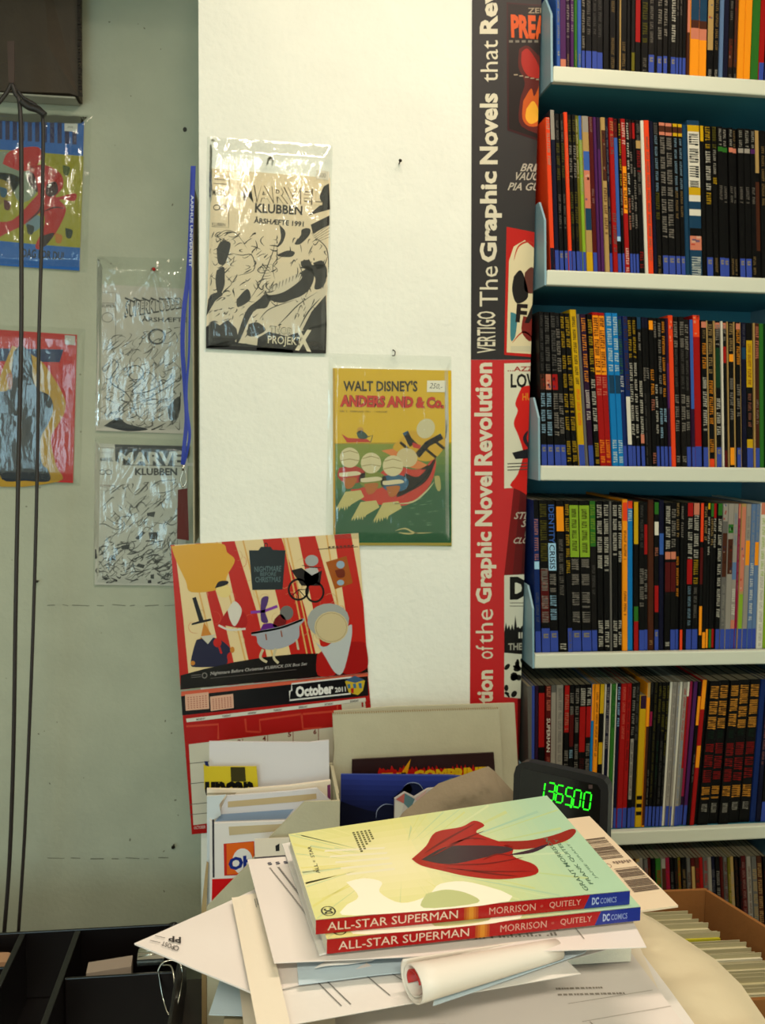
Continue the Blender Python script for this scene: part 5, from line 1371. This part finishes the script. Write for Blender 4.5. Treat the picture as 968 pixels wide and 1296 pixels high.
sheet('paper_sheet', 'pale blue sheet running right from under the rolled magazine', 'paper', ((560, 1180), (760, 1176), (740, 1206), (548, 1272)), [z0+.0335, z0+.034, z0+.034, z0+.0315], LB, .0006, 7)
sheet('paper_sheet', 'grey-white sheet behind the roll, mostly in shade', 'paper', ((560, 1180), (790, 1176), (780, 1198), (600, 1248)), z0+.0245, PW, .0006, 9)
# rolled magazine
rp0 = WZ(522, 1243, z0+.0445); rp1 = WZ(705, 1200, z0+.040); rp1.z = z0+.0400; ax = (rp1-rp0).normalized(); s1 = ax.cross(V((0, 0, 1))).normalized(); s2 = s1.cross(ax)
rm = empty('rolled_magazine', rp0-V((0, 0, .01)), 'white magazine rolled up, red page inside, below the two books', 'magazine')
def spiral(name, r0a, r0b, turns, t0, m, th, shrink=.45, ext=0):
    vs, fs = [], []; K = 44; J = 8
    for j in range(J+1):
        t = j/J; c_ = rp0.lerp(rp1, t)
        for sgn in (0, 1):
            for k in range(K+1):
                f_ = k/K; an = t0+f_*turns*2*math.pi; R = (r0a*(1-t)+r0b*t)*(1-shrink*f_)-sgn*th
                vs.append(c_+s1*math.cos(an)*R*1.25+s2*math.sin(an)*R)
    W2 = 2*(K+1)
    for j in range(J):
        for k in range(K):
            a_ = j*W2+k; fs.append((a_, a_+1, a_+1+W2, a_+W2)); b_ = a_+K+1; fs.append((b_, b_+W2, b_+W2+1, b_+1))
        for k in (0, K): a_ = j*W2+k; fs.append((a_, a_+W2, a_+W2+K+1, a_+K+1))
    for k in range(K):
        a_ = k; fs.append((a_, a_+K+1, a_+K+2, a_+1)); a_ = J*W2+k; fs.append((a_, a_+1, a_+K+2, a_+K+1))
    return mk(name, vs, fs, m, rm, smooth=True)
spiral('rolled_cover', .0140, .0080, 1.5, 2.6, mat('satin_white_paper', 'e2d8cc', .5), .0009, .42)
spiral('red_page', .0082, .0042, .55, .4, mat('red_page_mat', 'b0201c', .5), .0008, .25)
# left: pale strip and stamped envelope
def art_env(a):
    q_ = ((170, 1194), (326, 1124), (470, 1222), (324, 1258)); zz = (z0+.030, z0+.0345, z0+.0345, z0+.0305)
    c = [WZ(x, y, z) for (x, y), z in zip(q_, zz)]; a.m, a.n = plane(c[0], (c[1]-c[0]).cross(c[3]-c[0])); a.lift = .0012; a.L = 1
    a.text([(229, 1196), (213, 1193), (213, 1186), (229, 1188)], 'PP', '3c3836', .03); a.text([(219, 1204), (204, 1198), (206, 1193), (221, 1198)], 'POST', '5a5450', .01)
    a.ring(223, 1202, 3, 2.6, 1, '4a4644'); a.line([(196, 1186), (209, 1189)], .8, '8a8480'); a.line([(190, 1192), (203, 1195)], .8, '8a8480')
ev = sheet('envelope', 'pinkish white envelope marked PP, pointing left over the tray', 'envelope', ((170, 1194), (326, 1124), (470, 1222), (324, 1258)), [z0+.030, z0+.0345, z0+.0345, z0+.0305], PW, .0010, seed=11, art=art_env, th=.0012)
sheet('paper_strip', 'narrow off-white page standing between envelope and sheets, left of books', 'paper', ((293, 1136), (329, 1129), (372, 1318), (330, 1322)), [z0+.0385, z0+.0395, z0+.034, z0+.033], CREAMP, .0006, 12, art=lambda a: (setattr(a, 'L', 1), scribble(a, .05, .12, .75, .9, 2, '8a8480', .4, 2, 'v')))
# receipt sheet right under the books
def art_rc(a):
    a.L = 1; random.seed(4)
    for k in range(3): a.text([(.05+k*.022, .06), (.062+k*.022, .055), (.064+k*.022, .085), (.052+k*.022, .09)], 's', '4a4a5a', .01)
    for k in range(40): v = .12+k*.014; u = .075+k*.0016; a.rect(u, v, u+.006, v+.008, '6a6460')
    for k in range(40): v = .12+k*.013; u = .052+k*.0016; a.rect(u, v, u+.005, v+.007, '7a7470')
    for k in range(26):
        u = .50+k*.011
        for v in (.80, .84, .88):
            if random.random() < .75: a.rect(u, v+random.uniform(-.01, .01), u+.006, v+.018, '8f867c')
    a.line([(.83, .85), (.84, .93)], .003, '8f867c')
sheet('receipt_page', 'large white printed page directly under the two books', 'paper', ((313, 1088), (742, 1052), (818, 1198), (347, 1218)), [z0+.0455, z0+.0468, z0+.0455, z0+.0455], PW, .0006, seed=14, art=art_rc, th=.0006)
sheet('white_booklet', 'white booklet whose corner peeks out left of the books', 'booklet', ((357, 1068), (420, 1055), (470, 1190), (404, 1208)), z0+.0478, BW, .0001, 15, th=.0012)
# barcode envelope
def art_bar(a):
    random.seed(6); a.L = 1
    for (u0, v0) in ((.72, .27), (.76, .61)):
        for k in range(16): a.rect(u0, v0+k*.015, u0+.22, v0+k*.015+random.choice([.004, .007, .010]), '6d5c50')
    for k in range(7): a.rect(.80+k*.026, .535, .818+k*.026, .555+.01*(k % 2), '8a7768')
    a.ring(.74, .57, .02, .02, .004, '8a7768')
sheet('parcel_envelope', 'pale padded envelope with two barcodes sticking out right of the books', 'envelope', ((640, 1045), (746, 1033), (858, 1146), (700, 1166)), [z0+.0484]*4, mat('warm_padded_paper', 'e2cdb0', .6, bump=.1, scale=90), .0004, seed=16, art=art_bar, th=.0016)
# the two books
def paperback(label, quad, ztop, t, dx=V((0, 0, 0)), rot=0.0):
    c4 = [WZ(x, y, ztop)+dx for x, y in quad]
    piv = c4[3]; R_ = Matrix.Rotation(rot, 3, 'Z'); c4 = [piv+R_@(p-piv) for p in c4]
    A_, B_, C_, D_ = c4; dn = V((0, 0, -1)); r = empty('paperback', (A_+C_)/2+dn*t, label, 'book', 'two red-spined paperbacks on the paper stack')
    up = V((0, 0, 1)); ct_ = .0004
    sp = (A_-D_).normalized(); n_s = V((C_.y-D_.y, D_.x-C_.x, 0)).normalized()
    if n_s.y > 0: n_s = -n_s
    slab('back_cover', [p+dn*(t-ct_) for p in c4], up, ct_, WHITE, r)
    slab('spine_board', [D_, C_, C_+sp*.0008, D_+sp*.0008], up, t, WHITE, r)
    inn = [A_.lerp(C_, .006), B_.lerp(D_, .006), C_+sp*.0009, D_+sp*.0009]
    # page block made of a dozen visible signatures
    slab('page_block', [p+dn*(ct_+.0001) for p in inn], up, t-2*ct_-.0002, PAGES, r)
    slab('front_cover', c4, up, ct_, WHITE, r)
    def cov(u, v): return A_*(1-u)*(1-v)+B_*u*(1-v)+C_*u*v+D_*(1-u)*v
    a = Art(cov, up, lift=.0002, step=.00003)
    def gc(u, v):
        # printed artwork: yellow glow on the left, mint green towards the right
        c = mixc('efe8ae', 'e0e09c', min(1, abs(v-.5)*1.6)); c = mixc(c, 'f3edc8', max(0, 1-math.hypot((u-.3)*2.2, (v-.55)*1.6)*1.3))
        return mixc(c, 'bcdabe', min(1, max(0, (u-.38)*1.9)))
    a.grad([(0, 0), (1, 0), (1, 1), (0, 1)], 30, 14, gc)
    a.L = 1; random.seed(12)
    for k in range(46):
        an = random.uniform(0, 6.28); l = random.uniform(.25, .8); cx, cy = .34, .50; w2 = random.uniform(.006, .02)
        p1 = (cx+math.cos(an)*.16, cy+math.sin(an)*.2); p2 = (cx+math.cos(an)*l, cy+math.sin(an)*l*1.3)
        p2 = (min(.995, max(.005, p2[0])), min(.995, max(.005, p2[1])))
        cc = gc(p2[0], p2[1]); a.poly([(p1[0], p1[1]), (p2[0], min(.995, p2[1]+w2)), (p2[0], max(.005, p2[1]-w2))], mixc(cc, random.choice(['fff6c8', 'e2d870', '9cc4b8']), .28))
    a.L = 2
    for k in range(5): a.line([(.10+.01*k, .28+k*.075), (.30, .34+k*.06)], .022, 'f1ecd2')
    a.blob([(.13, .66), (.19, .64), (.24, .70), (.22, .80), (.27, .92), (.36, .88), (.42, .78), (.52, .80), (.60, .995), (.12, .995), (.10, .90), (.15, .82)], 'fbf6e4')
    a.L = 3; a.blob([(.36, .86), (.43, .84), (.49, .90), (.50, .985), (.33, .985)], 'c9cf9a')
    # plain red drapery motif (generic stand-in)
    a.L = 4; a.blob([(.37, .50), (.44, .38), (.50, .24), (.60, .22), (.66, .17), (.685, .24), (.64, .30), (.68, .40), (.73, .50), (.71, .60), (.76, .70), (.74, .79), (.62, .80), (.52, .74), (.45, .66), (.39, .58)], 'b0281c')
    a.L = 5; a.blob([(.40, .52), (.50, .42), (.60, .44), (.70, .49), (.72, .54), (.60, .58), (.48, .60)], '453640')
    a.L = 6
    for q_ in ([(.42, .46), (.52, .34), (.66, .20)], [(.44, .50), (.56, .38), (.67, .30)], [(.46, .60), (.60, .64), (.74, .62)], [(.46, .63), (.58, .71), (.74, .76)], [(.52, .40), (.60, .36), (.66, .40)], [(.60, .60), (.66, .56), (.71, .60)], [(.50, .66), (.60, .74), (.68, .79)]): a.curve(q_, .014, '7e1a14')
    a.L = 5
    a.L = 4; a.blob([(.70, .43), (.80, .46), (.90, .44), (.985, .40), (1.0-.012, .44), (.93, .51), (.84, .54), (.72, .53)], 'a23224'); a.L = 5; a.curve([(.70, .58), (.78, .57), (.86, .52)], .03, '4a3040')
    # cover lettering, read from the right-hand side
    a.L = 6
    def side(u0, u1, v0, v1, t_, c, b=.0): a.text([(u0, v1), (u0, v0), (u1, v0), (u1, v1)], t_, c, b)
    side(.048, .060, .42, .53, 'ALL', '4e4e34', .01); side(.050, .058, .375, .40, '*', '6a6a44'); side(.048, .060, .20, .34, 'STAR', '4e4e34', .01)
    for k in range(5):
        v_ = .10
        while v_ < .34-k*.03: a.rect(.215+k*.014, v_, .223+k*.014, v_+.018, '6a6a44' if not k else '7a7a54'); v_ += .026
    side(.857, .873, .46, .97, 'GRANT MORRISON', '64826e', .01); side(.889, .905, .48, .92, 'FRANK QUITELY', '64826e', .01); side(.922, .934, .54, .88, 'JAMIE GRANT', '7c9a84')
    a.ring(.045, .93, .020, .045, .005, '3a3a2a'); side(.032, .058, .905, .955, 'DC', '2a2a1c', .05)
    a.build('printed_cover', r, GLOSSY)
    s3 = Art(lambda u, v: D_.lerp(C_, u)+dn*(t*v), n_s, lift=.00025, step=.00005)
    s3.grad([(0, 0), (.865, 0), (.845, 1), (0, 1)], 1, 1, lambda u, v: 'b01a1e'); s3.poly([(.865, 0), (1, 0), (1, 1), (.845, 1)], '2a3c94')
    s3.L = 1; s3.grad([(.455, 0), (.50, 0), (.50, 1), (.455, 1)], 6, 1, lambda u, v: mixc('b4501e', 'dca03a', 1-abs(u-.5)*2)); s3.L = 2
    s3.text([(.035, .22), (.435, .22), (.435, .80), (.035, .80)], 'ALL-STAR SUPERMAN', 'e3ccba', 0.0)
    s3.text([(.535, .26), (.685, .26), (.685, .76), (.535, .76)], 'MORRISON', 'd8a89a', 0.0); s3.ell(.705, .5, .005, .09, 'b85a50'); s3.text([(.73, .26), (.835, .26), (.835, .76), (.73, .76)], 'QUITELY', 'd8a89a', 0.0)
    s3.text([(.872, .22), (.895, .22), (.895, .78), (.872, .78)], 'DC', 'b0bcd8', .04); s3.text([(.90, .32), (.955, .32), (.955, .74), (.90, .74)], 'COMICS', '94a2cc', .01)
    s3.build('printed_spine', r, GLOSSY)
    return D_
BT = .0100; ZB = z0+.0502
q1 = ((365, 1056), (692, 1007), (797, 1127.5), (399.5, 1164.5))
D1 = WZ(399.5, 1164.5, ZB+2*BT+.0005); D2 = WZ(413.5, 1189, ZB+BT)
q2_ = [(x, y) for x, y in q1]
paperback('upper of two red-spined paperbacks, yellow-green cover with red drapery shape', q1, ZB+2*BT+.0005, BT)
c4 = [WZ(x, y, ZB+2*BT+.0005) for x, y in q1]
# lower copy, shifted towards the viewer
def lower():
    dx = V((D2.x-D1.x, D2.y-D1.y, -(BT+.0005)))
    return paperback('lower of two red-spined paperbacks, shifted slightly right under the other', q1, ZB+2*BT+.0005, BT, dx, math.radians(.6))
lower()
# tan padded mail bag to the right of the pile
mmt, nt_ = zpl(1.161)
tb = rough_sheet('mail_bag', mmt, nt_, [(772, 1162), (800, 1150), (826, 1162), (872, 1192), (905, 1214), (938, 1246), (975, 1300), (1010, 1350), (880, 1370), (830, 1290), (785, 1215)], mat('cream_mail_bag', 'd6c8a8', .6, bump=.15, scale=60), th=.009, seed=7, amp=.004)
tag(tb, 'cream padded mail bag sloping away at the right of the papers', 'bag')
sb_ = empty('small_carton', (.268, .55, CZ), 'plain beige carton under the cream mail bag, right of the pile', 'box')
box('box_body', .238, .298, .44, .66, CZ+.0006, 1.154, mat('beige_carton'), sb_); box('box_lid', .2365, .2995, .438, .662, 1.1545, 1.1595, mat('beige_carton'), sb_)
